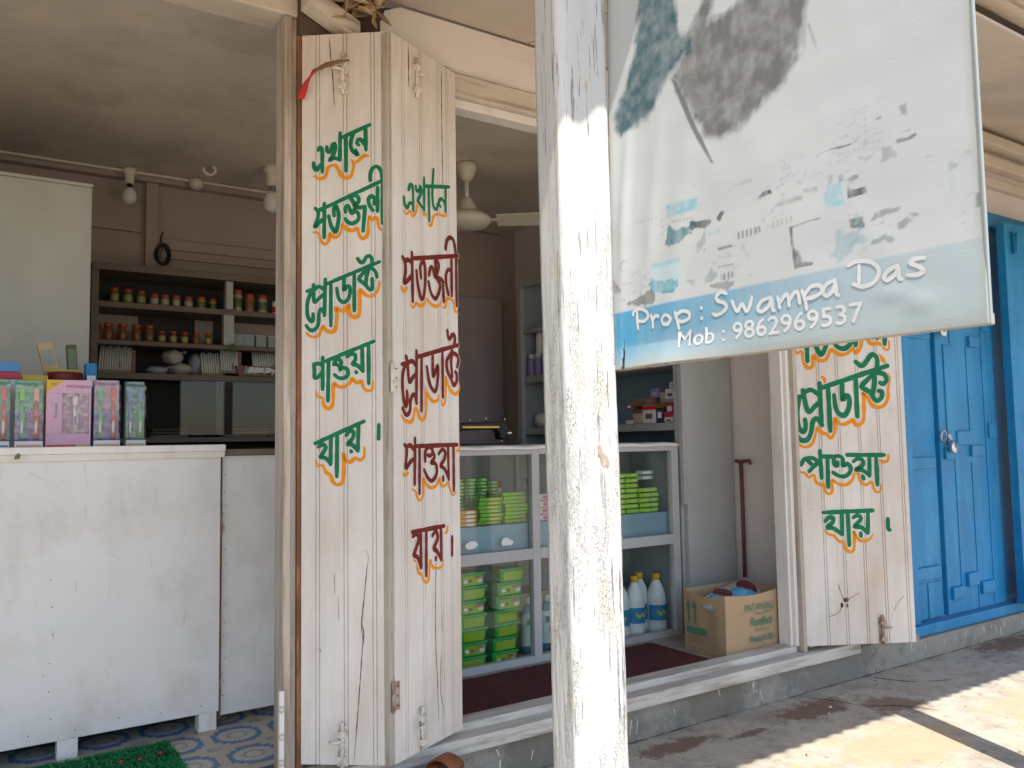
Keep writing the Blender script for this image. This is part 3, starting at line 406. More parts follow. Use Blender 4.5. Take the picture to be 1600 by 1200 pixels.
PRINT = [((0.19, 0.19, 0.185), 0.92, 9, 'h', '230.3 1430.3 251.5 1429 274.9 1436.5 279.2 1475.2 378.9 1424.7 379.5 1383.2 374.9 1342.2 360.7 1316.4 337.3 1293.4 309 1278.8 279.2 1261.7 261.6 1257.7 241 1256.4 217.3 1260 201.6 1275.5 188.6 1296.9 170.2 1333.4 153.3 1350.5 142.4 1377.8 161.4 1402.2 180.3 1433.4 195.2 1448.4 207.1 1462.3 217.4 1506.5 238.6 1495.7 228.6 1452.2 221.2 1438.7'), ((0.045, 0.13, 0.16), 0.93, 8, 'h', '77.4 1577.3 153.8 1538.7 158.2 1465.3 171.7 1437.2 193.9 1418.8 184.8 1405.5 161 1393.6 141.1 1381.7 126.7 1367.2 106.9 1343 93.7 1331.7 60.7 1329.2 29.8 1326.5 14.5 1342.3 11.6 1360.1 35.9 1394.3 54.7 1434.3 67.5 1457.2 70.4 1486.5'), ((0.16, 0.17, 0.17), 0.8, 4, 'p', '143.9 1376.1 152.6 1370.5 175.5 1322.9 196.2 1277.3 221.1 1224.6 215.8 1227.2 185.1 1281 164.1 1327'), ((0.3, 0.31, 0.31), 0.5, 4, 'p', '379 1361 382 1357.7 390.1 1330.1 390.6 1318.8 383.3 1340.4'), ((0.22, 0.56, 0.66), 0.75, 5, 'p', '127 1188.4 188.3 1184.5 189.2 1168 127.8 1168.7'), ((0.05, 0.24, 0.28), 0.85, 4, 'h', '126.6 1155.7 167.9 1148.5 180.5 1147.9 170.6 1138.5 141.1 1128.4 131 1123.3'), ((0.07, 0.09, 0.09), 0.8, 3, 'h', '171 1147.8 230.3 1149.3 231.4 1140.1 192.6 1140.5 173.8 1137.8'), ((0.16, 0.52, 0.62), 0.7, 3, 'p', '90.8 1105.8 151.6 1104.8 152.9 1097.4 123.2 1099.6 94 1099'), ((0.04, 0.36, 0.45), 0.9, 3, 'h', '91.5 1079.8 118.5 1067.8 140.6 1078.4 150.5 1079 152.9 1059.7 94.2 1061.7'), ((0.5, 0.72, 0.78), 0.6, 3, 'p', '90.8 1105.8 151.6 1104.8 152.9 1059.7 92.5 1061.9'), ((0.06, 0.07, 0.07), 0.9, 2, 'p', '291.8 1155.9 301.4 1163.4 313 1163.1 316.6 1157.2'), ((0.4, 0.42, 0.42), 0.6, 4, 'p', '254.8 1184.8 283.8 1185.6 285 1182 256.1 1182.3'), ((0.35, 0.36, 0.36), 0.6, 5, 'p', '322.3 1143.1 361.5 1143.2 362.4 1136.8 323.3 1137.6'), ((0.38, 0.39, 0.39), 0.6, 5, 'p', '363 1149.9 383.9 1148.3 383.6 1142.3 363.9 1143.6'), ((0.3, 0.31, 0.29), 0.8, 2, 's', '256 1118.1 295.4 1119.3 296.8 1110 256.1 1107.8'), ((0.5, 0.51, 0.5), 0.7, 2, 's', '313.6 1121 348.4 1120.5 348.7 1111.6 313.9 1110.8'), ((0.12, 0.12, 0.12), 0.8, 2, 'p', '340.5 1107.4 365.7 1108.2 386.5 1108.6 386.5 1107.3 365.6 1106.2 345.2 1104.2 346.4 1078.3 354.4 1071.6 357.4 1059.8 372.4 1054.9 372.7 1051.8 345.1 1051.6'), ((0.1, 0.1, 0.1), 0.7, 2, 'h', '22.9 1063.4 36.1 1060.1 58.4 1061.7 90.8 1063.9 98.3 1060.3 97.1 1046.5 35.5 1046.7'), ((0.2, 0.2, 0.19), 0.7, 4, 'p', '2.8 1097.8 23.5 1078.8 21.4 1074 2 1075.8'), ((0.12, 0.14, 0.14), 0.8, 2, 'p', '222.4 1104.2 248.3 1103.7 248.2 1101.1 223.7 1100.6'), ((0.3, 0.32, 0.32), 0.7, 2, 'p', '221.3 1078.6 249.9 1077.5 249.8 1075.3 221.2 1076.3'), ((0.25, 0.27, 0.27), 0.7, 2, 's', '226.6 1066.4 250.9 1067.4 249.9 1058.4 226.1 1056.4'), ((0.25, 0.27, 0.27), 0.7, 2, 'h', '203.9 1054.6 224.6 1054.4 248.8 1052.4 247.6 1045.6 226.6 1047.4 206.8 1052.5'), ((0.35, 0.4, 0.4), 0.7, 3, 'h', '163 1072 195.2 1061.8 207.8 1075.4 219.3 1066.6 194.8 1052.7 167 1055'), ((0.3, 0.36, 0.36), 0.6, 3, 'h', '179.2 1117.9 198.2 1130 197.3 1109.5 185 1109.7'), ((0.4, 0.6, 0.6), 0.6, 4, 'p', '205.8 1130.6 229.5 1131.9 227.7 1124.5 207 1124.6'), ((0.4, 0.42, 0.42), 0.6, 2, 'p', '25.2 1122.2 38.6 1124.7 40.5 1122.8 29.3 1118.8 26.6 1109.1 30.3 1105.8 26.5 1105.2 22.9 1112.3'), ((0.45, 0.46, 0.46), 0.6, 2, 'p', '27.7 1087 55.7 1085.5 57 1070.7 55.1 1071 54.2 1083.8 28 1085.2'), ((0.3, 0.6, 0.7), 0.65, 6, 'p', '397.1 1146.6 415.7 1143.7 420.4 1115.9 393.1 1117.3 391.3 1132.4'), ((0.25, 0.33, 0.36), 0.7, 4, 'p', '397.6 1157.7 405.2 1156.7 404.7 1146.7 397.8 1146.4'), ((0.3, 0.31, 0.31), 0.7, 3, 'p', '412.5 1153.4 418.7 1153.5 419.5 1144.8 413.3 1144.3'), ((0.1, 0.1, 0.1), 0.85, 3, 'p', '423.8 1134.8 434.4 1130.8 446.2 1130.9 448.6 1122.7 423.2 1121.8'), ((0.15, 0.15, 0.15), 0.8, 3, 'p', '424.4 1146.7 437.7 1148.8 439.4 1143.6 427.7 1140.3 425.5 1134.4 423 1133.9 426.8 1141.7'), ((0.14, 0.14, 0.14), 0.85, 2, 'p', '401.8 1189.8 425.3 1187.3 441 1188.8 440.9 1187.7 426.4 1184.7 402.9 1187.2'), ((0.09, 0.1, 0.1), 0.9, 2, 'p', '424.3 1096.4 442.1 1095.8 444.2 1082 426.2 1086.1'), ((0.35, 0.52, 0.56), 0.6, 5, 'h', '399.2 1087.9 439.1 1083.1 443.8 1060.7 416.3 1057.7 401.6 1060.7'), ((0.35, 0.36, 0.36), 0.8, 2, 'h', '492.7 1210.7 502 1208.3 502.1 1196.9 492.9 1199.1'), ((0.2, 0.21, 0.21), 0.8, 2, 'p', '486.7 1171.9 488 1174.6 499.7 1171.8 510.8 1174.4 511.6 1170 500.5 1167.8 488.8 1169.1'), ((0.3, 0.31, 0.31), 0.7, 2, 'p', '493.3 1180.6 504.4 1180.6 504.7 1178.8 493.6 1179.2'), ((0.2, 0.21, 0.21), 0.8, 2, 'p', '465.1 1206.2 471.2 1206.2 471.6 1204.4 466.1 1204.2'), ((0.35, 0.36, 0.36), 0.6, 2, 'h', '470.1 1170.9 482.2 1169.1 484.8 1155.7 470.4 1155.9'), ((0.28, 0.29, 0.3), 0.7, 2, 'h', '448.7 1089.5 458.1 1093.6 489.2 1096.3 490.1 1093 462.4 1088.3 450.9 1086.8'), ((0.3, 0.31, 0.32), 0.7, 2, 'h', '485 1077.7 496.9 1080 498.9 1077.9 488 1073.5'), ((0.3, 0.31, 0.32), 0.7, 2, 'h', '501.4 1084.7 516.3 1083.8 516.1 1081.1 503.3 1080.5'), ((0.3, 0.33, 0.34), 0.7, 2, 'h', '442.5 1058.8 470.3 1069.7 478.7 1061.6 451.8 1059'), ((0.4, 0.42, 0.43), 0.6, 2, 'p', '520.1 1144.5 527.7 1144.6 527.6 1143.4 520.2 1142.8'), ((0.35, 0.4, 0.42), 0.6, 2, 'h', '543.3 1129.8 548.4 1134.2 552.8 1125.1 547.9 1123.6'), ((0.5, 0.62, 0.64), 0.5, 6, 'h', '516.1 1107.6 535.8 1118.2 536.9 1102 518.8 1100.9'), ((0.16, 0.17, 0.18), 0.85, 2, 'p', '571.5 1089.8 575.7 1089.6 575.6 1074.4 571.2 1074.4'), ((0.4, 0.41, 0.41), 0.6, 2, 'p', '562.2 1090.3 570.6 1091 570.6 1089.8 563.1 1088.8'), ((0.45, 0.46, 0.46), 0.5, 3, 's', '413.8 1179.8 448.6 1177.7 448.5 1175.5 414.2 1177'), ((0.45, 0.47, 0.47), 0.5, 3, 's', '55.9 1180.9 111.1 1175.2 110.9 1171.6 56.4 1175.7'), ((0.4, 0.42, 0.42), 0.6, 3, 's', '134.3 1163.1 181 1158.3 180.8 1154.9 134.8 1158.6')]
STRIP = '0.7 1043.5 482.9 1040 592.9 1041.5;0.5 955.7 586.5 959.8'
# ================================================================ SETTING
m = MB()
xs = np.arange(-6, 12.01, 0.25)
m.box(-8, 14, 0.25, 2.25, -0.5, -0.176, 'slab_concrete')
structure(m.build('pavement'))
m = MB(); m.box(-200, 200, -200, 200, -0.6, -0.30, 'street_earth'); structure(m.build('ground'))
# cracks across the pavement: dark thin filler lying in the slab surface
m = MB()
gp = lambda u, v, l: (u, v, -0.176+l)
for pts in ([(2.72, 2.16), (2.80, 2.05), (2.85, 1.93), (2.95, 1.86), (3.02, 1.74)], [(3.2, 2.15), (3.28, 2.0), (3.42, 1.93)], [(1.2, 2.165), (1.9, 2.158), (2.5, 2.166), (3.3, 2.16), (4.8, 2.163)]):
    ribbon(m, [(a*1000, b*1000) for a, b in pts], 2.6, 'crack', gp, 0.0012, jit=0.5, step=12)
structure(m.build('pavement_cracks'))
m = MB(); rd = random.Random(3)
for i in range(420):
    x = rd.uniform(1.5, 5.2); y = 2.16-abs(rd.gauss(0, .3)) if i % 2 else rd.uniform(1.2, 2.15); s = rd.uniform(.0015, .006)*(1.6 if i % 17 == 0 else 1); a = rd.uniform(0, 6.28); k = rd.uniform(.3, 1)
    c, sn = math.cos(a)*s, math.sin(a)*s
    m.hexa([(x-c, y-sn, -.1765), (x+sn*k, y-c*k, -.1765), (x+c, y+sn, -.1765), (x-sn*k, y+c*k, -.1765)], [(x-c*.6, y-sn*.6, -.1765+s*.5), (x+sn*k*.6, y-c*k*.6, -.1765+s*.6), (x+c*.6, y+sn*.6, -.1765+s*.4), (x-sn*k*.6, y+c*k*.6, -.1765+s*.5)], rd.choice(['halo_paint', 'slab_concrete', 'weathered_wood', 'dry_leaf', 'slab_concrete', 'crack']))
o = m.build('grit'); o['kind'] = 'stuff'
# shop floor: printed vinyl on the left (motifs in the print), plain cement behind
def vinyl_grid(x0, x1, y0, y1, z, step):
    nx = int((x1-x0)/step)+1; ny = int((y1-y0)/step)+1
    X, Y = np.meshgrid(np.linspace(x0, x1, nx), np.linspace(y0, y1, ny))
    col = np.empty((ny, nx, 3)); col[:] = (0.47, 0.43, 0.34)
    px, py = 0.168, 0.182
    u = ((X-0.685+px/2) % px)-px/2; v = ((Y-2.378+py/2) % py)-py/2
    a, b = np.abs(u)/(px/2), np.abs(v)/(py/2)
    blue = ((a < .84) & (b < .42)) | ((a < .66) & (b < .62)) | ((a < .42) & (b < .82))
    col[blue] = (0.09, 0.17, 0.34)
    rr_ = np.sqrt((u/(px*.40))**2+(v/(py*.34))**2); th = np.arctan2(v, u)
    petal = rr_ < 0.74+0.14*np.abs(np.sin(th*13))
    col[petal] = (0.5, 0.48, 0.4)
    col[(rr_ > .36) & (rr_ < .44)] = (0.2, 0.2, 0.22); col[(rr_ > .48) & (rr_ < .64) & (np.sin(th*26) > .4)] = (0.33, 0.34, 0.36)
    cu, cv = np.abs(np.abs(u)-px/2), np.abs(np.abs(v)-py/2)
    orn = (cu < .022) & (cv < .015) & (np.sin(X*700)*np.sin(Y*800) > -.1); col[orn] = (0.2, 0.22, 0.26)
    n = np.array([mnoise.noise((x*14, y*14, 0)) for x, y in zip(X.ravel()[::1], Y.ravel()[::1])]).reshape(X.shape)
    col *= (1+0.12*n)[..., None]
    vs = np.stack([X.ravel(), Y.ravel(), np.full(X.size, z)], 1)
    idx = np.arange(nx*ny).reshape(ny, nx)
    fs = np.stack([idx[:-1, :-1].ravel(), idx[:-1, 1:].ravel(), idx[1:, 1:].ravel(), idx[1:, :-1].ravel()], 1)
    return vs, fs, col.reshape(-1, 3)
def color_mesh(name, vs, fs, col, m, parent=None, smooth=True, loc=(0, 0, 0)):
    me = bpy.data.meshes.new(name); me.from_pydata(vs.tolist() if hasattr(vs, 'tolist') else vs, [], fs.tolist() if hasattr(fs, 'tolist') else fs)
    at = me.color_attributes.new('print', 'FLOAT_COLOR', 'POINT'); at.data.foreach_set('color', np.concatenate([col, np.ones((len(col), 1))], 1).astype(np.float32).ravel())
    me.materials.append(MATS[m]); me.polygons.foreach_set('use_smooth', [smooth]*len(me.polygons)); me.update()
    o = bpy.data.objects.new(name, me); C.objects.link(o); o.location = loc
    if parent: o.parent = parent
    return o
vs, fs, col = vinyl_grid(-0.1, 0.98, 2.26, 2.8, -0.016, 0.004)
structure(color_mesh('vinyl_floor', vs, fs, col, 'vinyl', smooth=False))
m = MB(); m.box(-1.0, 3.01, 2.2, 4.5, -0.3, -0.02, 'plinth_concrete'); structure(m.build('shop_floor'))

# ================================================================ THE SHOP BUILDING
shop = thing('shop_building', 'small open-fronted shop with white folding plank shutters painted with green and brown lettering', 'shop')
FY = 2.2
m = MB()   # outer walls
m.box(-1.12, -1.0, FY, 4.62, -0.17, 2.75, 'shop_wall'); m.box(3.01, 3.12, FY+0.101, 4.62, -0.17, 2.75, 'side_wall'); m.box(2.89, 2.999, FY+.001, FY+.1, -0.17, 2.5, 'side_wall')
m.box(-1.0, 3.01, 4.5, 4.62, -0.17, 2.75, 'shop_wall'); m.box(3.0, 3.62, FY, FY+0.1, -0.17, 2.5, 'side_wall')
m.build('wall', shop)
m = MB(); m.box(-1.0, 3.01, 2.3, 4.5, 2.24, 2.28, 'shop_ceiling'); m.build('ceiling', shop)
m = MB(); m.box(-1.12, 3.62, 2.165, FY-0.002, -0.3, -0.055, 'plinth_concrete'); 
def drips(m, x0, x1, n, y, z0, z1, ox=0, oy=0, oz=0):
    rd = random.Random(int(x0*100))
    for i in range(n):
        x = rd.uniform(x0, x1); z = rd.uniform(z0, z1); l = rd.uniform(.006, .05); dx = rd.uniform(-.4, .4)*l; w = rd.uniform(.0012, .003)
        m.add([(x-w-ox, y-oy, z-oz), (x+w-ox, y-oy, z-oz), (x+w*.6+dx-ox, y-oy, z-l-oz), (x-w*.6+dx-ox, y-oy, z-l-oz)], [(0, 1, 2, 3)], 'halo_paint')
drips(m, 1.3, 3.6, 14, 2.1642, -.07, -.13)
m.build('plinth', shop)
m = MB()   # wooden sill in two steps, right opening
m.box(0.86, 2.80, 2.13, 2.195, -0.062, -0.018, 'sill_wood', 0.006); m.box(0.86, 2.80, 2.19, 2.262, -0.03, 0.004, 'sill_wood', 0.006); m.box(2.80, 3.14, 2.135, 2.195, -0.066, -0.02, 'sill_wood', 0.005)
m.build('sill', shop)
m = MB()   # doorstep behind the shutter
m.box(0.95, 1.18, 1.97, 2.16, -0.3, -0.062, 'plinth_concrete', 0.01); m.build('doorstep', shop)
m = MB()   # post between the two openings: white strip, weathered strip, rust brown strip
m.box(0.703, 0.7225, 2.185, 2.262, -0.2, 2.04, 'old_paint', 0.003); m.box(0.723, 0.740, 2.195, 2.27, -0.2, 2.04, 'weathered_wood', 0.002)
m.box(0.7405, 0.758, 2.185, 2.27, -0.2, 2.06, 'rust_wood', 0.002)
m.build('door_post', shop)
m = MB(); m.box(0.690, 0.7035, 2.172, 2.184, -0.1, 0.2, 'white_wood', 0.002)
for z in (0.155, 0.085, 0.02): m.lathe([(0.007, 0), (0.008, -0.006), (0.004, -0.011)], (0.694, 2.171, z), 'painted_metal', 10, 'y')
m.build('hasp_plate', shop)
m = MB()   # right jamb
m.box(2.774, 2.788, 2.20, 2.26, 0.004, 2.0, 'white_wood', 0.003); m.box(2.7885, 2.808, 2.185, 2.25, 0.004, 2.0, 'white_wood', 0.003); m.box(2.8085, 2.83, 2.165, 2.21, -0.02, 2.0, 'weathered_wood', 0.003); m.box(2.81, 2.888, 2.211, 2.262, -0.05, 2.0, 'white_wood')
m.build('door_jamb', shop)
m = MB()   # header over the left opening
m.box(-1.0, 0.76, 2.19, 2.3, 2.045, 2.11, 'weathered_beam', 0.006); m.box(-1.0, 0.70, 2.17, 2.19, 2.085, 2.16, 'soffit', 0.004); m.box(-1.0, 0.86, 2.3, 2.34, 2.1, 2.3, 'beam_paint')
m.build('header_beam', shop)
m = MB()   # header over the right opening: white fascia board, weathered frame head, inner board
m.prism([(1.03, 2.01), (3.2, 2.01), (3.2, 2.155), (1.05, 2.155), (1.0, 2.13), (0.985, 2.09), (0.985, 2.035)], 2.172, 2.2, 'beam_paint', 'y')
m.build('fascia_board', shop)
m = MB(); m.box(0.86, 2.82, 2.19, 2.25, 1.935, 2.008, 'weathered_beam', 0.005); m.box(0.86, 2.82, 2.21, 2.27, 1.905, 1.934, 'white_wood', 0.004); m.box(0.86, 2.82, 2.27, 2.30, 1.99, 2.28, 'beam_paint')
m.box(0.86, 2.82, 2.29, 2.31, 1.955, 1.985, 'weathered_beam')
m.build('door_head', shop)
m = MB(); m.box(-1.12, 3.0, FY+0.003, 2.3, 2.16, 2.75, 'beam_paint'); m.build('upper_wall', shop)
m = MB()   # bracket stub and dark recess block over the post
m.hexa([(0.74, 2.1, 2.05), (0.9, 2.12, 1.985), (0.9, 2.17, 1.985), (0.74, 2.16, 2.05)], [(0.74, 2.1, 2.1), (0.9, 2.12, 2.045), (0.9, 2.17, 2.045), (0.74, 2.16, 2.1)], 'weathered_beam')
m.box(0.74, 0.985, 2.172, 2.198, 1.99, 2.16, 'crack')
m.build('bracket', shop)
m = MB()   # moulded pilaster and rail on the back wall
m.box(0.72, 0.78, 4.46, 4.498, 1.69, 2.199, 'shop_wall', 0.003); m.box(0.80, 2.0, 4.47, 4.498, 1.865, 1.92, 'shop_wall', 0.003); m.box(0.80, 2.0, 4.482, 4.4985, 1.82, 1.864, 'shop_wall')
m.box(-1.0, 0.70, 4.47, 4.498, 1.94, 1.96, 'shop_wall'); m.box(-1.0, 2.88, 4.44, 4.499, 2.2, 2.238, 'shop_wall')
m.build('wall_rail', shop)
m = MB(); m.box(1.95, 2.86, 4.44, 4.48, 0.0, 1.76, 'purple_panel', 0.004); m.build('inner_door', shop)

# ---- shutter leaves
def leaf_frame(P0, P1):
    t = Vector((P1[0]-P0[0], P1[1]-P0[1])); return t.length, math.atan2(t.y, t.x)
def make_leaf(P0, P1, z0, z1, grooves, words, label, th=0.026, stile=0.0):
    W, rot = leaf_frame(P0, P1)
    # plank profile seen from above with paired V grooves on the painted face (local -y)
    prof = [(0, 0)]
    for g in grooves:
        for q in (g-0.005, g+0.005): prof += [(q-0.0018, 0), (q-0.0006, 0.004), (q+0.0006, 0.004), (q+0.0018, 0)]
    prof += [(W-0.002, 0), (W, 0.002), (W, th), (0, th)]
    n = len(prof); mb = MB()
    # slightly ragged top edge, subdivided height
    zs = np.linspace(z0, z1, 9)
    vs = [(p[0], p[1], z) for z in zs for p in prof]; fs = []
    for k in range(len(zs)-1):
        for i in range(n):
            j = (i+1) % n; fs.append((k*n+i, k*n+j, (k+1)*n+j, (k+1)*n+i))
    fs.append(tuple(range(n))); fs.append(tuple((len(zs)-1)*n+i for i in range(n)))
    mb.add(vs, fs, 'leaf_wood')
    o = mb.build('shutter_leaf', shop, (P0[0], P0[1], 0), rot, label)
    face = lambda u, v, l: (u, -l, v)
    if words:
        t = MB(); k = 0
        for (c, r, main, orr, orange) in words:
            for s in parse(orange): k += 1; ribbon(t, s, orr, 'orange_paint', face, 0.0006+0.00002*(k % 9), taper=0.5, jit=0.12)
            for s in parse(main): k += 1; ribbon(t, s, r+2.6, 'halo_paint', face, 0.0010+0.000012*(k % 30), jit=0.05)
            for s in parse(main): k += 1; ribbon(t, s, r, 'green_paint' if c == 'g' else 'brown_paint', face, 0.0016+0.00002*(k % 30))
        t.build('lettering', o)
    return o, face
LA = ((.751, 2.181), (.943, 2.034)); LB = ((.955, 2.032), (1.235, 2.165)); LC = ((2.816, 2.185), (3.244, 1.953))
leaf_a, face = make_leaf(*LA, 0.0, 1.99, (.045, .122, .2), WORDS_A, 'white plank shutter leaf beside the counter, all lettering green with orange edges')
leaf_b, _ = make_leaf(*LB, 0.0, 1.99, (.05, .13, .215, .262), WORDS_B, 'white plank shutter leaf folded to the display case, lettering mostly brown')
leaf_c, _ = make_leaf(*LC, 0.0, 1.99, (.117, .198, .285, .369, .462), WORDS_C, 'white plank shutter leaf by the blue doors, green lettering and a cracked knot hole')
def bolt(parent, u, z, side=1, rust='painted_metal'):
    b = MB(); b.box(u-0.014, u+0.014, -0.003, -0.0003, z-0.055, z+0.05, rust, 0.0008)
    b.tube([(u, -0.009, z-0.058), (u, -0.009, z+0.06)], 0.0055, rust, 10)
    for q in (-0.035, 0.03): b.box(u-0.011, u+0.011, -0.017, -0.003, z+q-0.008, z+q+0.008, rust, 0.002)
    b.tube([(u, -0.012, z+0.012), (u+side*0.014, -0.024, z+0.012), (u+side*0.03, -0.024, z+0.012)], 0.0042, rust, 8)
    return b.build('bolt', parent)
bolt(leaf_a, .113, .052, -1); bolt(leaf_a, .118, 1.87, -1); bolt(leaf_b, .105, .062, -1); bolt(leaf_b, .105, 1.895, 1); bolt(leaf_c, .342, .055, 1, 'rusty_metal')
def hinge(parent, u, z, m_='painted_metal', w=0.014):
    h = MB(); h.box(u-w, u+w, -0.0025, -0.0003, z-0.037, z+0.037, m_, 0.0006); h.tube([(u-w, -0.003, z-0.04), (u-w, -0.003, z+0.04)], 0.004, m_, 10)
    for q in (-0.025, 0, 0.025): h.lathe([(0.003, 0), (0.0025, -0.001)], (u+w*0.35, -0.0025, z+q), 'crack', 8, 'y')
    return h.build('hinge', parent)
hinge(leaf_b, .004, 1.02); hinge(leaf_b, .002, .175, 'rusty_metal'); hinge(leaf_c, .006, 1.0); hinge(leaf_c, .004, .21, 'rusty_metal', .018)
def cracks(parent, lines, r=1.1):
    for i, l in enumerate(lines):
        t = MB(); ribbon(t, [(a*1000, b*1000) for a, b in l], r if not isinstance(r, list) else r[i], 'crack', face, 0.0004+0.00003*i, taper=0.8, jit=0.2, step=4); t.build('split', parent)
cracks(leaf_a, [[(.175, .56), (.183, .54), (.178, .5), (.172, .44), (.165, .37), (.170, .34), (.166, .3), (.16, .22), (.152, .12), (.146, .05), (.142, 0.004)], [(.078, 1.985), (.081, 1.93), (.088, 1.86), (.092, 1.78)], [(.167, .4), (.163, .36), (.17, .31)], [(.05, .3), (.055, .29)], [(.09, .5), (.092, .44)], [(.1, .44), (.103, .37)]], [1.2, 1.3, .8, .9, .5, .5])
cracks(leaf_b, [[(.19, .62), (.185, .5), (.18, .38), (.18, .26), (.186, .17), (.19, .05)], [(.205, .24), (.2, .14), (.212, .09), (.216, .06)], [(.236, 1.99), (.235, 1.8), (.238, 1.6)], [(.075, 1.99), (.077, 1.86)], [(.21, .35), (.212, .3)]], [1.4, 1.0, 1.6, 2.2, .7])
cracks(leaf_c, [[(.19, .172), (.178, .2), (.165, .245)], [(.2, .18), (.225, .19), (.255, .205)], [(.178, .165), (.168, .135), (.14, .118), (.118, .114)], [(.395, .125), (.42, .165), (.445, .19)], [(.392, .12), (.388, .1)], [(.06, .55), (.075, .54)], [(.27, .495), (.272, .475)]], [1.4, 1.2, 1.2, .9, .6, .6, 3.5])
t = MB(); t.lathe([(0.013, 0.0), (0.011, 0.006), (0.0, 0.008)], (.196, -0.0003, .178), 'rust_wood', 12, 'y', 1, .7); t.lathe([(0.009, 0.0), (0.0, 0.005)], (.178, -0.0005, .158), 'crack', 10, 'y', .7, 1.2); t.lathe([(0.006, 0), (0, .004)], (.2, -.0006, .155), 'rust_wood', 9, 'y', .6, 1.3); t.build('knot_hole', leaf_c)
# moulding between leaf A and leaf B (edge strip of leaf B)
t = MB(); t.box(-0.018, -0.002, 0.004, 0.03, 0.0, 1.985, 'weathered_wood', 0.002); t.build('edge_strip', leaf_b)

# ================================================================ BLUE NEIGHBOUR
nb = thing('neighbour_shop_front', 'closed neighbouring shop front with bright blue panelled double doors', 'shop front', (3.6, 2.2, 0))
def nbm(): return MB()
OX, OY = 3.6, 2.2
class NB(MB):
    def box(s, x0, x1, y0, y1, z0, z1, m, bev=0.0): return MB.box(s, x0-OX, x1-OX, y0-OY, y1-OY, z0, z1, m, bev)
m = NB(); m.box(3.62, 9.0, 2.26, 2.36, 1.99, 3.0, 'side_wall'); m.box(5.9, 9.0, 2.2, 2.3, -0.2, 1.99, 'side_wall'); m.build('wall', nb)
m = NB(); m.box(3.62, 9.0, 2.165, 2.4, -0.3, -0.085, 'plinth_concrete'); drips(m, 3.65, 5.0, 20, 2.1642, -.09, -.13, OX, OY); m.build('plinth', nb)
m = NB(); m.box(3.62, 5.9, 2.18, 2.3, -0.083, -0.035, 'blue_paint', 0.005); m.box(3.62, 3.7, 2.2, 2.3, -0.034, 2.0, 'blue_paint', 0.004); m.box(3.7, 5.9, 2.2, 2.3, 1.955, 2.03, 'blue_paint', 0.004); m.build('door_frame', nb)
for k, (z0, z1) in enumerate(((2.19, 2.24), (2.29, 2.35), (2.40, 2.46))):
    m = NB(); m.box(3.62, 9.0, 2.215-0.02*k, 2.259, z0, z1, 'soffit', 0.008); m.build('wall_batten', nb)
def blue_leaf(x0, x1, y, blocks, panels, label):
    m = NB(); m.box(x0, x1, y, y+0.035, -0.03, 1.955, 'blue_paint', 0.004)
    for (a, b) in panels: m.box(a, a+0.006, y-0.004, y+0.001, b[0], b[1], 'blue_paint', 0.001)
    for (a, b, c, d, t_) in blocks: m.box(a, b, y-t_, y+0.002, c, d, 'blue_paint', 0.005)
    return m.build('door_leaf', nb, label=label)
dl = blue_leaf(3.70, 3.955, 2.232, [(3.70, 3.94, 1.31, 1.375, .012), (3.70, 3.93, .68, .735, .014), (3.705, 3.925, .155, .215, .016), (3.71, 3.80, -.03, .14, .006), (3.82, 3.94, -.03, .14, .006)], [], 'narrow left blue door leaf')
dr = blue_leaf(3.972, 4.52, 2.218, [(4.035, 4.12, .79, 1.29, .006), (4.14, 4.28, 1.39, 1.45, .012), (4.27, 4.37, 1.29, 1.345, .016), (4.11, 4.25, .79, .86, .014), (4.0, 4.10, .72, .775, .014), (4.24, 4.36, .73, .785, .016), (4.0, 4.1, .04, .10, .016), (4.14, 4.24, .09, .155, .018), (4.27, 4.38, .04, .10, .018), (4.41, 4.5, 1.38, 1.44, .01), (4.43, 4.51, .82, .9, .01)],
                [(4.095, (.1, .72)), (4.25, (-.03, .70)), (4.25, (.86, 1.29)), (4.40, (-.03, 1.95)), (4.10, (1.30, 1.95))], 'middle blue door leaf with nailed cleats, two locks')
dr2 = NB()
dr2.hexa([(4.535-OX, 2.13-OY, -.03), (5.05-OX, 2.06-OY, -.03), (5.05-OX, 2.10-OY, -.03), (4.535-OX, 2.17-OY, -.03)], [(4.535-OX, 2.13-OY, 1.955), (5.05-OX, 2.06-OY, 1.955), (5.05-OX, 2.10-OY, 1.955), (4.535-OX, 2.17-OY, 1.955)], 'blue_paint')
m = NB(); m.box(4.54, 5.9, 2.235, 2.27, -.03, 1.955, 'blue_paint', .004); m.build('door_leaf', nb, label='blue door leaf in shade behind the folded leaf')
dro = dr2.build('door_leaf', nb, label='right blue door leaf folded outward')
m = MB(); m.tube([(4.6-OX, 2.10-OY, 1.80), (4.6-OX, 2.10-OY, 1.9)], .006, 'blue_paint'); m.box(4.585-OX, 4.615-OX, 2.103-OY, 2.112-OY, 1.79, 1.91, 'blue_paint', .001); m.build('bolt', dro)
m = MB(); m.lathe([(.012, 0), (.014, -.008), (.006, -.014)], (4.64-OX, 2.105-OY, .92), 'rusty_metal', 12, 'y'); m.build('knob', dro)
m = NB(); m.box(3.77, 3.94, 2.205, 2.231, 1.40, 1.435, 'blue_paint', .003); m.box(3.94, 4.0, 2.196, 2.214, 1.392, 1.43, 'rusty_metal', .003); m.build('hasp', dl)
m = NB(); m.tube([(3.985-OX+.022*math.cos(a), 2.205-OY-.004*math.sin(a), .835+.026*math.sin(a)) for a in np.linspace(0, 2*math.pi, 18)], .0035, 'lock_metal'); m.build('ring_handle', dr)
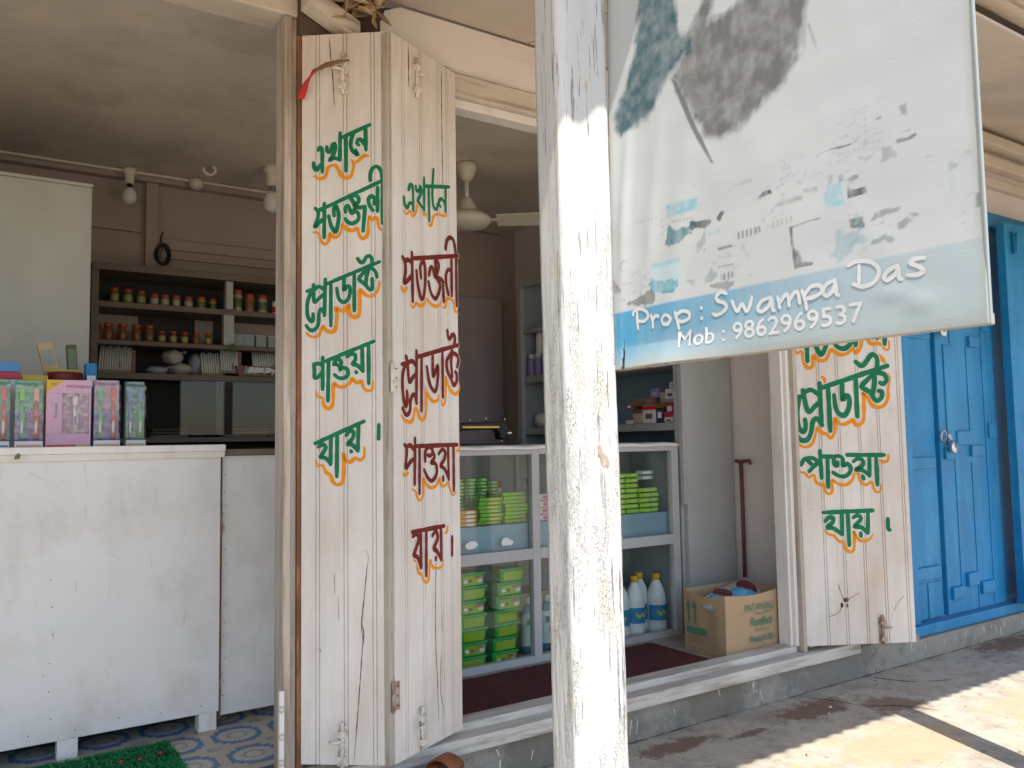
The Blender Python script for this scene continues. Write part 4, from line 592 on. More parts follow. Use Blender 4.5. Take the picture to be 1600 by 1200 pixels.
def padlock(loc, rot, label, mt):
    t = thing('padlock', label, 'padlock', loc)
    b = MB(); b.box(-.026, .026, -.012, .008, -.06, -.005, mt, .005); b.box(-.006, .006, -.0135, -.0125, -.04, -.028, 'box_black')
    for q in (-.018, .018):
        for h in (-.053, -.012): b.lathe([(.003, 0), (.002, -.0012)], (q, -.0125, h), 'rusty_metal', 8, 'y')
    b.build('lock_body', t)
    s = MB(); s.tube([(-.016, 0, -.008), (-.016, 0, .012)]+[(.016*math.cos(a), 0, .012+.016*math.sin(a)) for a in np.linspace(math.pi, 0, 9)]+[(.016, 0, -.008)], .004, 'steel'); s.build('shackle', t)
    t.rotation_euler = (0, rot, 0); return t
padlock((3.985, 2.185, 1.385), R(6), 'square silver padlock hanging from the hasp at the top of the blue doors', 'lock_metal')
pl = thing('padlock', 'open round steel padlock hanging tilted from the ring handle of the blue doors', 'padlock', (4.0, 2.185, .825))
b = MB(); b.lathe([(.0, -.012), (.022, -.012), (.026, -.006), (.026, .006), (.022, .012), (0, .012)], (.028, 0, -.045), 'steel', 20, 'y', 1, 1.2); b.build('lock_body', pl)
b = MB(); b.tube([(.022, 0, -.02), (.0, 0, 0), (-.012, 0, .01), (-.004, 0, .02), (.01, 0, .008), (.03, 0, -.02)], .004, 'steel'); b.build('shackle', pl)

# ================================================================ VERANDA ROOF
roof = thing('veranda_roof', 'lean-to veranda roof of rusty corrugated tin over painted boards', 'roof', (0, 0.6, 2.1))
def sheet(x0, x1, ya, za, yb, zb, amp, pitch, m_, th=0.0):
    n = int((x1-x0)/pitch*8)+1; vs = []; fs = []
    for i in range(n):
        x = x0+(x1-x0)*i/(n-1); d = amp*math.sin(2*math.pi*x/pitch)
        vs += [(x, ya-.6, za+d-2.1), (x, yb-.6, zb+d-2.1)]
    for i in range(n-1): fs.append((2*i, 2*i+2, 2*i+3, 2*i+1))
    return MB().add(vs, fs, m_, True)
sheet(-6, 12, .60, 2.135, 4.9, 3.34, .011, .076, 'tin').build('tin_sheet', roof)
m = MB()
for i in range(8): m.box(-2.2+i*.62, -2.2+i*.62+.614, 1.06-.6, 2.17-.6, 0.062, 0.072, 'soffit')
# tilt the ceiling boards of the left bay: built flat then sheared in z along y
m.v = [(x, y, z+.2*(y-1.57)+.001*math.sin(x*9)) for x, y, z in m.v]
m.build('ceiling_board', roof)
m = MB()
for i in range(17): m.box(2.84+i*.36, 2.84+i*.36+.3575, 1.55-.6, 2.255-.6, .395, .407, 'soffit')
m.v = [(x, y, z+.2*(y-1.6)) for x, y, z in m.v]
m.build('ceiling_board', roof)
m = MB(); m.box(-3, 9, 1.02-.6, 1.09-.6, 2.0-2.1, 2.09-2.1, 'weathered_beam', .006); m.build('eave_beam', roof)
m = MB(); m.box(2.84, 9, 1.49-.6, 1.549-.6, 2.315-2.1, 2.372-2.1, 'soffit', .006); m.build('purlin', roof)
m = MB(); m.hexa([(2.76, 1.09-.6, 2.0-2.1), (2.838, 1.09-.6, 2.0-2.1), (2.838, 2.165-.6, 2.14-2.1), (2.76, 2.165-.6, 2.14-2.1)], [(2.76, 1.09-.6, 2.25-2.1), (2.838, 1.09-.6, 2.25-2.1), (2.838, 2.165-.6, 2.55-2.1), (2.76, 2.165-.6, 2.55-2.1)], 'soffit'); m.build('bay_divider', roof)

# ================================================================ VERANDA POSTS
def veranda_post(x0, x1, y0, y1, z0, z1, label):
    t = thing('veranda_post', label, 'post', ((x0+x1)/2, (y0+y1)/2, z0))
    w, d = x1-x0, y1-y0; cx, cy = w/2, d/2; ch = .012
    prof = [(-cx+ch, -cy), (cx-.004, -cy), (cx, -cy+.004), (cx, cy), (-cx, cy), (-cx, -cy+ch*.8)]
    # resample the outline so that chips and dents can be modelled
    ring = []
    for i in range(len(prof)):
        a, b = prof[i], prof[(i+1) % len(prof)]; n = max(1, int(math.dist(a, b)/.006))
        ring += [(a[0]+(b[0]-a[0])*k/n, a[1]+(b[1]-a[1])*k/n) for k in range(n)]
    zs = np.linspace(0, z1-z0, int((z1-z0)/.008)); n = len(ring); vs = []; fs = []
    for z in zs:
        for (x, y) in ring:
            d_ = mnoise.noise((x*40+x0*7, y*40, z*7))*.0010 + mnoise.noise((x*160, y*160, z*26))*.0007*(1.4-min(1.0, z/1.6))
            l = math.hypot(x, y); vs.append((x*(1+d_/l), y*(1+d_/l), z))
    for k in range(len(zs)-1):
        for i in range(n): j = (i+1) % n; fs.append((k*n+i, k*n+j, (k+1)*n+j, (k+1)*n+i))
    fs.append(tuple(range(n-1, -1, -1))); fs.append(tuple((len(zs)-1)*n+i for i in range(n)))
    mb = MB(); mb.add(vs, fs, 'peeling_paint', True); o = mb.build('timber', t)
    return t
post = veranda_post(.7767, .8667, 1.0035, 1.0885, -.176, 2.02, 'square timber veranda post with peeling white paint beside the hanging banner')
post.rotation_euler = (0, R(-.45), R(-10)); post.location.x += .010
fp = lambda u, v, l: (u, -.03-l, v)
t = MB(); t.add([(.012+a, -.0437, .985+b) for a, b in ((-.006, .024), (-.001, .022), (.002, .012), (.009, .006), (.013, -.005), (.010, -.014), (.006, -.008), (.003, -.012), (-.002, -.003), (-.003, .006), (-.007, .010))], [tuple(range(11))], 'bare_wood'); t.build('bare_patch', post)
veranda_post(2.60, 2.69, 1.0, 1.07, -.176, 2.02, 'farther veranda post along the pavement edge, to the right of the banner')

# ================================================================ HANGING BANNER
XS = .862; SW = .578; ZB, ZT = .952, 1.72
sign = thing('hanging_banner', 'faded white flex banner with grey beard print and blue strip, fixed to the post', 'banner', (XS, 1.002, ZB))
def sign_disp(s, z):
    d = .0035*math.sin(7*s+1.3)*math.sin(5*(z-ZB)+.4)
    d += .005*math.exp(-((s-.02-.10*(z-1.05))/.012)**2)*max(0, min(1, (z-1.0)*6))*max(0, min(1, (1.42-z)*5))    # pleats running down from the post
    d += .004*math.exp(-((s-.075-.16*(z-1.05))/.016)**2)*max(0, min(1, (z-1.02)*6))*max(0, min(1, (1.35-z)*5))
    d += .0022*math.exp(-((s-.13-.2*(z-1.05))/.022)**2)*max(0, min(1, (1.4-z)*4))
    if z < ZB+.034: d += .010*(1-(z-ZB)/.034)*math.exp(-((s-.12)/.09)**2)                                       # curled lower edge
    d += .0014*math.exp(-((s-.505)/.018)**2-((z-.985)/.012)**2) + .0012*math.exp(-((s-.475)/.02)**2-((z-1.0)/.01)**2)
    d += .0006*mnoise.noise((s*22, z*22, 0))
    return d
def on_sign(u, v, l): return (-(sign_disp(u, v)+l), -u, v-ZB)
def edt_poly(pts, S, Z):
    """signed distance (inside positive) to a polygon, for soft printed edges"""
    P = np.array(pts); n = len(P); inside = np.zeros(S.shape, bool); dist = np.full(S.shape, 1e9)
    for i in range(n):
        a, b = P[i], P[(i+1) % n]; e = b-a; l2 = e@e+1e-12
        t = np.clip(((S-a[0])*e[0]+(Z-a[1])*e[1])/l2, 0, 1); dist = np.minimum(dist, np.hypot(S-a[0]-t*e[0], Z-a[1]-t*e[1]))
        c = (a[1] > Z) != (b[1] > Z)
        if abs(e[1]) > 1e-12: inside ^= c & (S < a[0]+(Z-a[1])*e[0]/e[1])
    return np.where(inside, dist, -dist)
ns, nz_ = 340, 450
Sg, Zg = np.meshgrid(np.linspace(0, SW, ns), np.linspace(ZB, ZT, nz_))
def fbm(sx, sz, seed):
    g = rng.random((64, 64)); out = np.zeros(Sg.shape); a = 1; tot = 0
    for o in range(4):
        x = Sg*sx*2**o; y = (Zg-ZB)*sz*2**o; xi = np.floor(x).astype(int); yi = np.floor(y).astype(int); fx = x-xi; fy = y-yi
        fx = fx*fx*(3-2*fx); fy = fy*fy*(3-2*fy)
        G = lambda i, j: g[(i+o*17) % 64, (j+o*31) % 64]
        out += a*((G(xi, yi)*(1-fx)+G(xi+1, yi)*fx)*(1-fy)+(G(xi, yi+1)*(1-fx)+G(xi+1, yi+1)*fx)*fy); tot += a; a *= .55
    return out/tot
hair = fbm(60, 60, 1); hair2 = fbm(110, 24, 2); streakn = fbm(170, 3, 3); blot = fbm(9, 9, 4); fine = fbm(150, 120, 5)
colr = np.empty(Sg.shape+(3,)); colr[:] = (.66, .685, .68); colr *= (1+.10*(blot-.5))[..., None]
# blue strip along the bottom, faded towards its right end and lower edge
ztop = 1.0435 + 0*Sg
strip = np.clip((ztop-Zg)/.002, 0, 1)
fade = np.clip(1.02-Sg/.50, 0, 1)**1.15*np.clip(.25+(Zg-ZB-.004-.02*Sg/.4)/.05, .12, 1)
fade = np.clip(fade*(.8+.5*(streakn-.5)+.4*(blot-.5))+.10, 0, 1)
bluec = np.stack([.60-.56*fade, .64-.24*fade, .63+.02*fade], -1)
low = np.clip((.985-Zg)/.03, 0, 1)*np.clip((Sg-.1)/.2, 0, 1)
bluec = bluec*(1-low[..., None]*.5)+np.array((.50, .58, .55))*low[..., None]*.5
colr = colr*(1-strip[..., None])+bluec*strip[..., None]
for (c, al, soft, kind, s) in PRINT:
    pts = [(a/1000, b/1000) for a, b in parse(s)[0]]
    d = edt_poly(pts, Sg, Zg)*1000
    if kind == 'h': d = d+(hair-.5)*soft*(1.6 if soft >= 8 else 9); a = np.clip(d/(soft*.45)+.5, 0, 1)*al*np.clip(.62+1.1*(hair2-.25)*.8, .25, 1)
    elif kind == 's': a = np.clip(d/(soft*.4)+.5, 0, 1)*al*(np.sin(Sg*900) > -.2)
    else: a = np.clip((d+(hair-.5)*1.8)/(soft*.5)+.5, 0, 1)*al*(1 if soft == 4 and al == .8 else np.clip(.5+1.5*(fine-.32), .25, 1))
    if kind == 'h' and soft >= 8: a = np.clip((d+(hair2-.5)*9)/(soft*1.5)+.35, 0, 1)*al*np.clip(.86+.7*(hair-.5)+.25*(hair2-.5), .3, 1)
    colr = colr*(1-a[..., None])+np.array(c)*a[..., None]
# faint remains of small print across the product rows
marks = np.clip((fbm(120, 330, 6)-.60)*9, 0, 1)*np.clip((fbm(16, 22, 7)-.52)*7, 0, 1)*np.clip((1.26-.35*(SW-Sg)*.3-Zg)/.04, 0, 1)*np.clip((Zg-1.045)/.01, 0, 1)*.3
colr = colr*(1-marks[..., None])+np.array((.25, .29, .3))*marks[..., None]
# yellowed, dirty rim
edge = np.minimum.reduce([Sg, SW-Sg, Zg-ZB]); e = np.clip(1-edge/.012, 0, 1)*.5*(.5+blot)
colr = colr*(1-e[..., None])+np.array((.5, .47, .36))*e[..., None]
flat = np.array([on_sign(s, z, 0) for s, z in zip(Sg.ravel(), Zg.ravel())])
idx = np.arange(ns*nz_).reshape(nz_, ns)
fq = np.stack([idx[:-1, :-1], idx[1:, :-1], idx[1:, 1:], idx[:-1, 1:]], -1)
cut = np.ones(fq.shape[:2], bool)
for j in range(60):                                       # the tear at the lower left corner
    z = ZB+(ZT-ZB)*j/(nz_-1); wdt = .0045*max(0, 1-(z-ZB)/.048)
    sc_ = (np.arange(ns-1)+.5)*SW/(ns-1); cut[j, np.abs(sc_-.022-.0015*(z-ZB)/.05) < wdt] = False
banner = color_mesh('banner_sheet', flat, fq[cut], np.clip(colr, 0, 1).reshape(-1, 3), 'banner_print', sign)
md = banner.modifiers.new('thick', 'SOLIDIFY'); md.thickness = .0012; md.offset = -1
t = MB(); k = 0
for s in parse(NAME_STROKES):
    k += 1; ribbon(t, s, 2.9, 'print_shadow', on_sign, .0009+.00001*(k % 20), off=(1.6, -2.0), step=1.2)
for s in parse(NAME_STROKES):
    k += 1; ribbon(t, s, 2.7, 'print_white', on_sign, .0018+.00001*(k % 20), step=1.2)
pm = lambda u, v, l: on_sign(u, v, l)
text_into(t, 'Mob : 9862969537', .0335, 'print_shadow', pm, .1425, .9712, .0006, .297, 0, .0008)
text_into(t, 'Mob : 9862969537', .0335, 'print_white', pm, .141, .9735, .0006, .297, 0, .0016)
t.build('banner_text', sign)
t = MB()
t.box(.0005, .005, -SW-.002, -SW+.001, 0, ZT-ZB, 'tin_grey', .0008); t.box(.001, .012, -SW, 0, 0, .012, 'rusty_metal', .001); t.box(.001, .012, -SW, 0, ZT-ZB-.012, ZT-ZB, 'rusty_metal', .001); t.box(.009, .016, -.02, .012, 0, ZT-ZB, 'rusty_metal', .001)
t.build('banner_frame', sign)
t = MB(); t.lathe([(0, 0), (.005, 0), (.005, .01), (0, .01)], (-.002, -SW+.004, .9), 'rusty_metal', 8, 'x'); t.build('nail', sign)
# ================================================================ INSIDE, LEFT: counter, cupboard, back shelves
ct = thing('shop_counter', 'long white plywood counter on short legs with a hinged flap panel, left of the shutters', 'counter', (0.0, 2.64, -.02))
cy = 2.64
m = MB(); m.box(-.98, .652, 0, .02, .058, .835, 'white_panel', .002); 
fc = lambda u, v, l: (u, -l, v)
rd = random.Random(8)
for i in range(46):
    x, z, l, a = rd.uniform(-.3, .63), rd.uniform(.1, .78), rd.uniform(.004, .05)*(1 if i % 5 else 1.8), rd.choice([1.57, 1.5, 1.7, .1, 2.6])
    ribbon(m, [(x*1000, z*1000), ((x+l*.5*math.cos(a)+.001)*1000, (z+l*.5*math.sin(a))*1000), ((x+l*math.cos(a))*1000, (z+l*math.sin(a))*1000)], rd.uniform(.3, .7), 'scuff', fc, .0003+i*1e-6, taper=.8, jit=.3, step=3)
m.build('front_panel', ct)
m = MB(); m.box(-.99, .662, -.022, .45, .8465, .868, 'white_wood', .004); m.prism([(-.010, .828), (-.0005, .828), (-.0005, .846), (-.018, .846)], -.99, .66, 'white_wood', 'x'); m.add([(.10, -.0226, .835), (.112, -.0226, .836), (.116, -.0226, .847), (.109, -.0226, .853), (.103, -.0226, .846)], [(0, 1, 2, 3, 4)], 'jar_green'); m.build('counter_top', ct)
for x in (-.62, .25, .625):
    m = MB(); m.box(x-.03, x+.022, .004, .06, 0, .058, 'white_wood', .003); m.build('leg', ct)
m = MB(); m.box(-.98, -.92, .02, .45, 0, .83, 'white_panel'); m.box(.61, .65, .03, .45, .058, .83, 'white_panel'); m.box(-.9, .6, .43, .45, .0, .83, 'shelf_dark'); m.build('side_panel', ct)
m = MB(); m.box(.664, 1.0, .03, .05, .035, .832, 'white_panel', .002); m.build('flap_door', ct)
fd = ct.children[-1]
m = MB(); m.box(.657, .6635, .026, .05, .03, .835, 'rust_wood')
m.build('door_edge', fd)
m = MB()
NH = [(.674+.002*math.sin(z*40), .0298, z+.01*math.sin(z*31)) for z in np.linspace(.09, .78, 13)]
for x in (-.6, -.05, .2): 
    NH += [(x+.004*math.sin(z*60), -.0002, z) for z in np.linspace(.12, .5, 6)]
NH += [(x, -.0002, .085+.006*math.sin(x*20)) for x in np.linspace(-.3, .6, 9)]
m.lathe([(.0018, 0), (.0014, -.0008)], (0, 0, 0), 'crack', 7, 'y'); nh = m.build('nail_head', ct, NH[0])
for q in NH[1:]: c = nh.copy(); C.objects.link(c); c.location = q
for z in (.62, .13):
    m = MB(); m.box(.652, .672, .0275, .0297, z-.035, z+.035, 'painted_metal', .0006); m.tube([(.6615, .026, z-.036), (.6615, .026, z+.036)], .004, 'rusty_metal'); m.build('hinge', fd)
m = MB(); m.box(.664, 1.0, .012, .45, .8335, .852, 'shelf_wood', .003); m.build('flap_top', ct)
cb = thing('cupboard', 'tall plain pale green-grey cupboard standing behind the counter at the far left', 'cupboard', (-.3, 3.3, -.02))
m = MB(); m.box(-.65, .650, 0, .5, 0, 1.815, 'cupboard', .004); m.build('carcass', cb)
m = MB(); m.box(-.65, .653, -.004, .5, 1.8155, 1.828, 'cupboard', .003); m.build('top_board', cb)

bc = thing('back_shelf', 'dark wall shelf with sliding glass along the back wall, full of jars', 'shelf', (.46, 4.15, -.02))
def BX(mb, x0, x1, y0, y1, z0, z1, mm, bev=0.0): return mb.box(x0-.46, x1-.46, y0-4.15, y1-4.15, z0+.02, z1+.02, mm, bev)
m = MB(); BX(m, .445, .475, 4.15, 4.44, -.02, 1.67, 'shelf_wood'); BX(m, 1.70, 1.73, 4.15, 4.44, -.02, 1.67, 'shelf_wood'); BX(m, .445, 1.73, 4.14, 4.44, 1.665, 1.70, 'shelf_wood', .003); m.build('frame', bc)
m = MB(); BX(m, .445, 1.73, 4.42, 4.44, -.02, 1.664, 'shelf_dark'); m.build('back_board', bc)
for (z0, z1) in ((1.495, 1.522), (1.322, 1.343), (1.163, 1.192), (.865, .888), (.4, .42)):
    m = MB(); BX(m, .476, 1.699, 4.16, 4.419, z0, z1, 'shelf_wood', .002); m.build('shelf_board', bc)
for q in ((1.045, 1.078, 4.152, 4.2, 1.523, 1.663, 'end_panel'), (1.035, 1.085, 4.155, 4.2, 1.344, 1.494, 'cupboard'), (1.04, 1.08, 4.152, 4.2, .889, 1.162, 'shelf_wood')):
    m = MB(); BX(m, *q); m.build('divider', bc)
for (a, b) in ((.48, .68), (.95, 1.04), (1.09, 1.69)):
    m = MB(); BX(m, a, b, 4.40, 4.418, 1.344, 1.494, 'shop_wall'); m.build('paper_lining', bc)
for (a, b) in ((.70, 1.03), (1.0, 1.36)):
    m = MB(); BX(m, a, b, 4.148+.004*(a > .9), 4.151+.004*(a > .9), .9, 1.16, 'dusty_glass'); m.build('glass_door', bc)

def jar(x, y, z, h, r, body, lid, label, round_=False, band=None):
    t = thing('jar', label, 'jar', (x, y, z), random.uniform(-.5, .5), 'jars on the back shelf')
    b = MB()
    if round_: b.lathe([(r*.8, 0), (r, h*.1), (r, h*.62), (r*.8, h*.74), (r*.78, h*.78)], (0, 0, 0), body, 16)
    else: b.lathe([(r*.92, 0), (r, h*.04), (r, h*.74), (r*.85, h*.8), (r*.85, h*.82)], (0, 0, 0), body, 16)
    b.build('jar_body', t)
    b = MB(); b.lathe([(r*.9, h*.8), (r*.95, h*.82), (r*.95, h*.97), (r*.9, h)], (0, 0, 0), lid, 16); b.build('lid', t)
    if band:
        b = MB(); b.lathe([(r*1.01, h*.2), (r*1.015, h*.21), (r*1.015, h*.6), (r*1.01, h*.61)], (0, 0, 0), band, 16); b.build('label', t)
    return t
Yr = 4.24
kinds = ['green', 'green', 'green', 'pinkish red', 'pinkish red', 'pinkish red', 'pinkish red', 'yellow-green', 'yellow-green']
for i, x in enumerate((.552, .61, .668, .728, .776, .828, .885, .946, 1.002)):
    k = kinds[i]; bm_ = {'green': 'jar_green', 'pinkish red': 'jar_pink', 'yellow-green': 'jar_yellow'}[k]
    jar(x, Yr, 1.522, (.078, .075, .072, .064, .062, .064, .062, .066, .06)[i], (.019, .021, .02, .019, .0195, .019, .02, .02, .018)[i], bm_, ('lid_orange', 'lid_red')[i % 2], f'{k} jar with a reddish lid, {ORD[i]} from the left on the top back shelf', False, {'green': 'jar_yellow', 'pinkish red': 'jar_cream', 'yellow-green': 'jar_green'}[k])
for i, (x, h, r) in enumerate(((1.122, .118, .024), (1.184, .1, .024), (1.25, .1, .025), (1.322, .072, .021))):
    jar(x, Yr, 1.522, h, r, ('jar_cream', 'jar_pink', 'jar_cream', 'bottle_white')[i], ('lid_red', 'lid_orange', 'lid_orange', 'label_white')[i], ('tall cream jar with a red lid just right of the shelf divider', 'brownish jar with an orange lid, second right of the shelf divider', 'cream jar with dark band and orange lid, third right of the shelf divider', 'white jar with a red label at the right end of the top back shelf')[i], False, ('jar_green', 'jar_amber', 'jar_green', 'tub_red')[i])
for i, x in enumerate((.478, .528, .588, .65, .707)):
    jar(x, Yr, 1.343, .088, .0215, 'jar_amber', 'lid_orange' if i < 4 else 'lid_red', f'larger amber pickle jar, {ORD[i]} from the left on the second back shelf', True, 'jar_cream' if i == 9 else None)
for i, x in enumerate((.764, .816, .868, .922, .982)):
    jar(x, Yr, 1.343, .064, .017, 'jar_amber', 'lid_red' if i < 4 else 'lid_orange', f'small amber jar with red lid, {ORD[i]} small one on the second back shelf', True, 'jar_yellow' if i != 3 else None)
for i, x in enumerate((1.125, 1.178, 1.24, 1.302, 1.36)):
    t = thing('tin', f'small square grey tin with an orange base, {ORD[i]} from the left beyond the shelf divider', 'tin', (x, Yr, 1.343), 0, 'grey tins on the second back shelf')
    b = MB(); b.box(-.027, .027, -.02, .02, .008, .062, 'tin_grey', .003); b.build('tin_body', t)
    b = MB(); b.box(-.028, .028, -.021, .021, 0, .0075, 'lid_orange'); b.build('base_rim', t)
    b = MB(); b.box(-.0275, .0275, -.0205, .0205, .0625, .067, 'label_white', .002); b.build('lid', t)
t = thing('bangle', 'small dark green bangle hanging at the edge of the second back shelf', 'bangle', (1.075, 4.145, 1.335)); b = MB(); b.tube([(.009*math.cos(a), 0, .015*math.sin(a)) for a in np.linspace(0, 2*math.pi, 20)], .003, 'jar_green'); b.build('ring', t)
def tube_pack(x0, x1, z0, z1, y, n, lean, label, stain):
    t = thing('incense_pack', label, 'pack', ((x0+x1)/2, y, z0)); w = x1-x0; b = MB()
    for i in range(n):
        x = -w/2+w*(i+.5)/n; b.tube([(x-lean/2, -.01, .004), (x+lean/2, .03, z1-z0+.004*math.sin(i*2.1))], w/n*.46, 'tube_white', 8)
    b.build('white_sticks', t)
    b = MB(); b.box(-w/2-lean/2, w/2-lean/2, -.018, -.0145, 0, .012, 'card_grey'); b.box(w*.1, w*.13, -.02, -.016, .02, .05, 'red_brown'); b.box(w*.45, w*.5+.02, .02, .05, .0, (z1-z0)*.9, 'red_brown'); b.build('wrapper', t)
tube_pack(.487, .625, 1.193, 1.318, 4.2, 13, .012, 'row of white sticks leaning in a brown wrapper, leftmost on the third back shelf', 0)
tube_pack(.94, 1.04, 1.193, 1.306, 4.2, 9, 0, 'row of white sticks standing left of the shelf divider', 0)
tube_pack(1.03, 1.115, 1.205, 1.33, 4.185, 8, 0, 'paler row of white sticks in front of the shelf divider', 0)
tube_pack(1.19, 1.36, 1.22, 1.325, 4.2, 15, 0, 'wide row of white sticks at the right end of the third back shelf', 0)
def bag(x, y, z, sx, sy, sz, label, m_='bag_white', cat='bag', group='white bags on the back shelf'):
    t = thing('plastic_bag', label, cat, (x, y, z), 0, group); b = MB(); vs = []; fs = []; n, k = 18, 10
    for j in range(k+1):
        v = math.pi*j/k
        for i in range(n):
            u = 2*math.pi*i/n; d = Vector((math.sin(v)*math.cos(u), math.sin(v)*math.sin(u), math.cos(v)))
            q = 1+.22*mnoise.noise(d*2.1+Vector((x*9, z*7, 0)))+.09*mnoise.noise(d*6); vs.append((d.x*sx*q, d.y*sy*q, max(0, sz+d.z*sz*q)))
    for j in range(k):
        for i in range(n): h = (i+1) % n; fs.append((j*n+i, j*n+h, (j+1)*n+h, (j+1)*n+i))
    b.add(vs, fs, m_, True); b.build('filled_sack', t)
    b = MB(); b.tube([(sx*.7, 0, sz*1.5), (sx*1.0, -.005, sz*1.75), (sx*1.15, -.01, sz*1.6)], [.006, .004, .009], m_, 7); b.build('knot', t)
bag(.815, 4.24, 1.245, .05, .05, .036, 'knotted pale bag lying on top of the other bags on the third back shelf'); bag(.85, 4.24, 1.193, .055, .06, .03, 'flat pale bag under the knotted bag on the third back shelf'); bag(.93, 4.27, 1.193, .04, .05, .057, 'greyish bag standing beside the white sticks on the third back shelf', 'tin_grey'); bag(.74, 4.23, 1.193, .05, .04, .02, 'small crumpled grey bag next to the leftmost white sticks', 'tin_grey')
t = thing('foil_tray', 'shallow tray of silver foil sachets on the third back shelf', 'tray', (1.2, 4.17, 1.193)); b = MB(); b.hexa([(-.09, -.02, 0), (.12, -.02, 0), (.12, .02, 0), (-.09, .02, 0)], [(-.105, -.025, .05), (.10, -.025, .05), (.10, .03, .05), (-.105, .03, .05)], 'red_brown'); b.build('tray', t)
b = MB()
for i in range(16): a = random.uniform(-.09, .05); b.hexa([(a, -.03, .012), (a+.03, -.03, .006), (a+.03, -.026, .006), (a, -.026, .012)], [(a+.01, -.032, .045), (a+.05, -.03, .03), (a+.05, -.026, .03), (a+.01, -.026, .045)], random.choice(['label_white', 'tin_grey', 'tube_white']))
b.build('sachet', t)
def pile(x, y, z, w, n, label):
    t = thing('folded_cloth', label, 'cloth', (x, y, z), 0, 'folded bundles on the lowest visible back shelf'); b = MB()
    for i in range(n): b.box(-w/2+random.uniform(-.008, .008), w/2+random.uniform(-.01, .01), -.08, .08, .016*i, .016*i+.013, random.choice(['dark_cloth', 'dark_cloth', 'jar_yellow', 'shelf_wood']), .005)
    b.build('bundle', t)
pile(.80, 4.28, .888, .17, 3, 'flat pile of brownish bundles left of the lower shelf divider'); pile(1.18, 4.28, .888, .2, 3, 'flat pile of dark bundles right of the lower shelf divider'); pile(1.32, 4.26, .888, .1, 2, 'short pile of dark bundles at the right end of the lower back shelf')

# lamps, conduit, hook on the ceiling
cd = thing('wiring_conduit', 'thin white wiring conduit with a junction box along the back of the ceiling', 'conduit', (.64, 4.4, 2.23))
b = MB(); b.box(-.6, .75, 0, .012, -.012, .0, 'cream_plastic'); b.build('pipe', cd)
b = MB(); b.lathe([(.036, .002), (.036, -.03), (.028, -.038), (.018, -.05), (0, -.05)], (.31, 0, 0), 'cream_plastic', 20); b.build('junction_box', cd)
def bulb(x, y, z, s, label):
    t = thing('ceiling_bulb', label, 'bulb', (x, y, z), 0, 'unlit bulbs under the ceiling')
    b = MB(); b.lathe([(.036*s, 0), (.036*s, -.02*s), (.024*s, -.03*s), (.022*s, -.075*s), (.019*s, -.08*s)], (0, 0, 0), 'cream_plastic', 18); b.build('holder', t)
    b = MB(); b.lathe([(.014*s, -.08*s), (.014*s, -.1*s), (.018*s, -.102*s)], (0, 0, 0), 'black_plastic' if s < 1 else 'lock_metal', 14); b.build('cap', t)
    b = MB(); b.lathe([(.018*s, -.102*s), (.03*s, -.12*s), (.037*s, -.145*s), (.033*s, -.17*s), (.02*s, -.185*s), (0, -.19*s)], (0, 0, 0), 'bulb_white', 20); b.build('glass_bulb', t)
bulb(.632, 4.4, 2.235, .95, 'unlit white bulb in a ceiling holder at the left end of the conduit'); bulb(1.235, 4.03, 2.24, 1.25, 'bigger unlit white bulb close to the door post')
t = thing('ceiling_hook', 'small white ring hook on the ceiling between the two bulbs', 'hook', (.957, 4.147, 2.24)); b = MB(); b.tube([(.028*math.cos(a), 0, -.026+.026*math.sin(a)) for a in np.linspace(math.pi*.9, math.pi*2.3, 14)], .008, 'cream_plastic'); b.build('ring', t)
t = thing('cable_coil', 'black coil of cable hanging on the back wall pilaster', 'cable', (.795, 4.45, 1.83)); b = MB()
for q in range(3): b.tube([(.03*math.cos(a)+.004*q, -.006*q, .045*math.sin(a)*(1+.1*q)) for a in np.linspace(0, 2*math.pi, 22)], .006, 'black_plastic')
b.tube([(0, 0, .045), (-.004, 0, .09), (.006, 0, .12)], .004, 'black_plastic'); b.build('coil', t)

t = thing('loose_cable', 'thin loose grey cable sagging under the shop ceiling towards the fan', 'cable', (1.3, 4.0, 2.235)); b = MB(); b.tube([(-.02, 0, 0), (.15, -.1, -.03), (.35, -.25, -.035), (.55, -.4, -.02), (.73, -.5, 0)], .004, 'tin_grey', 6); b.build('cable', t)
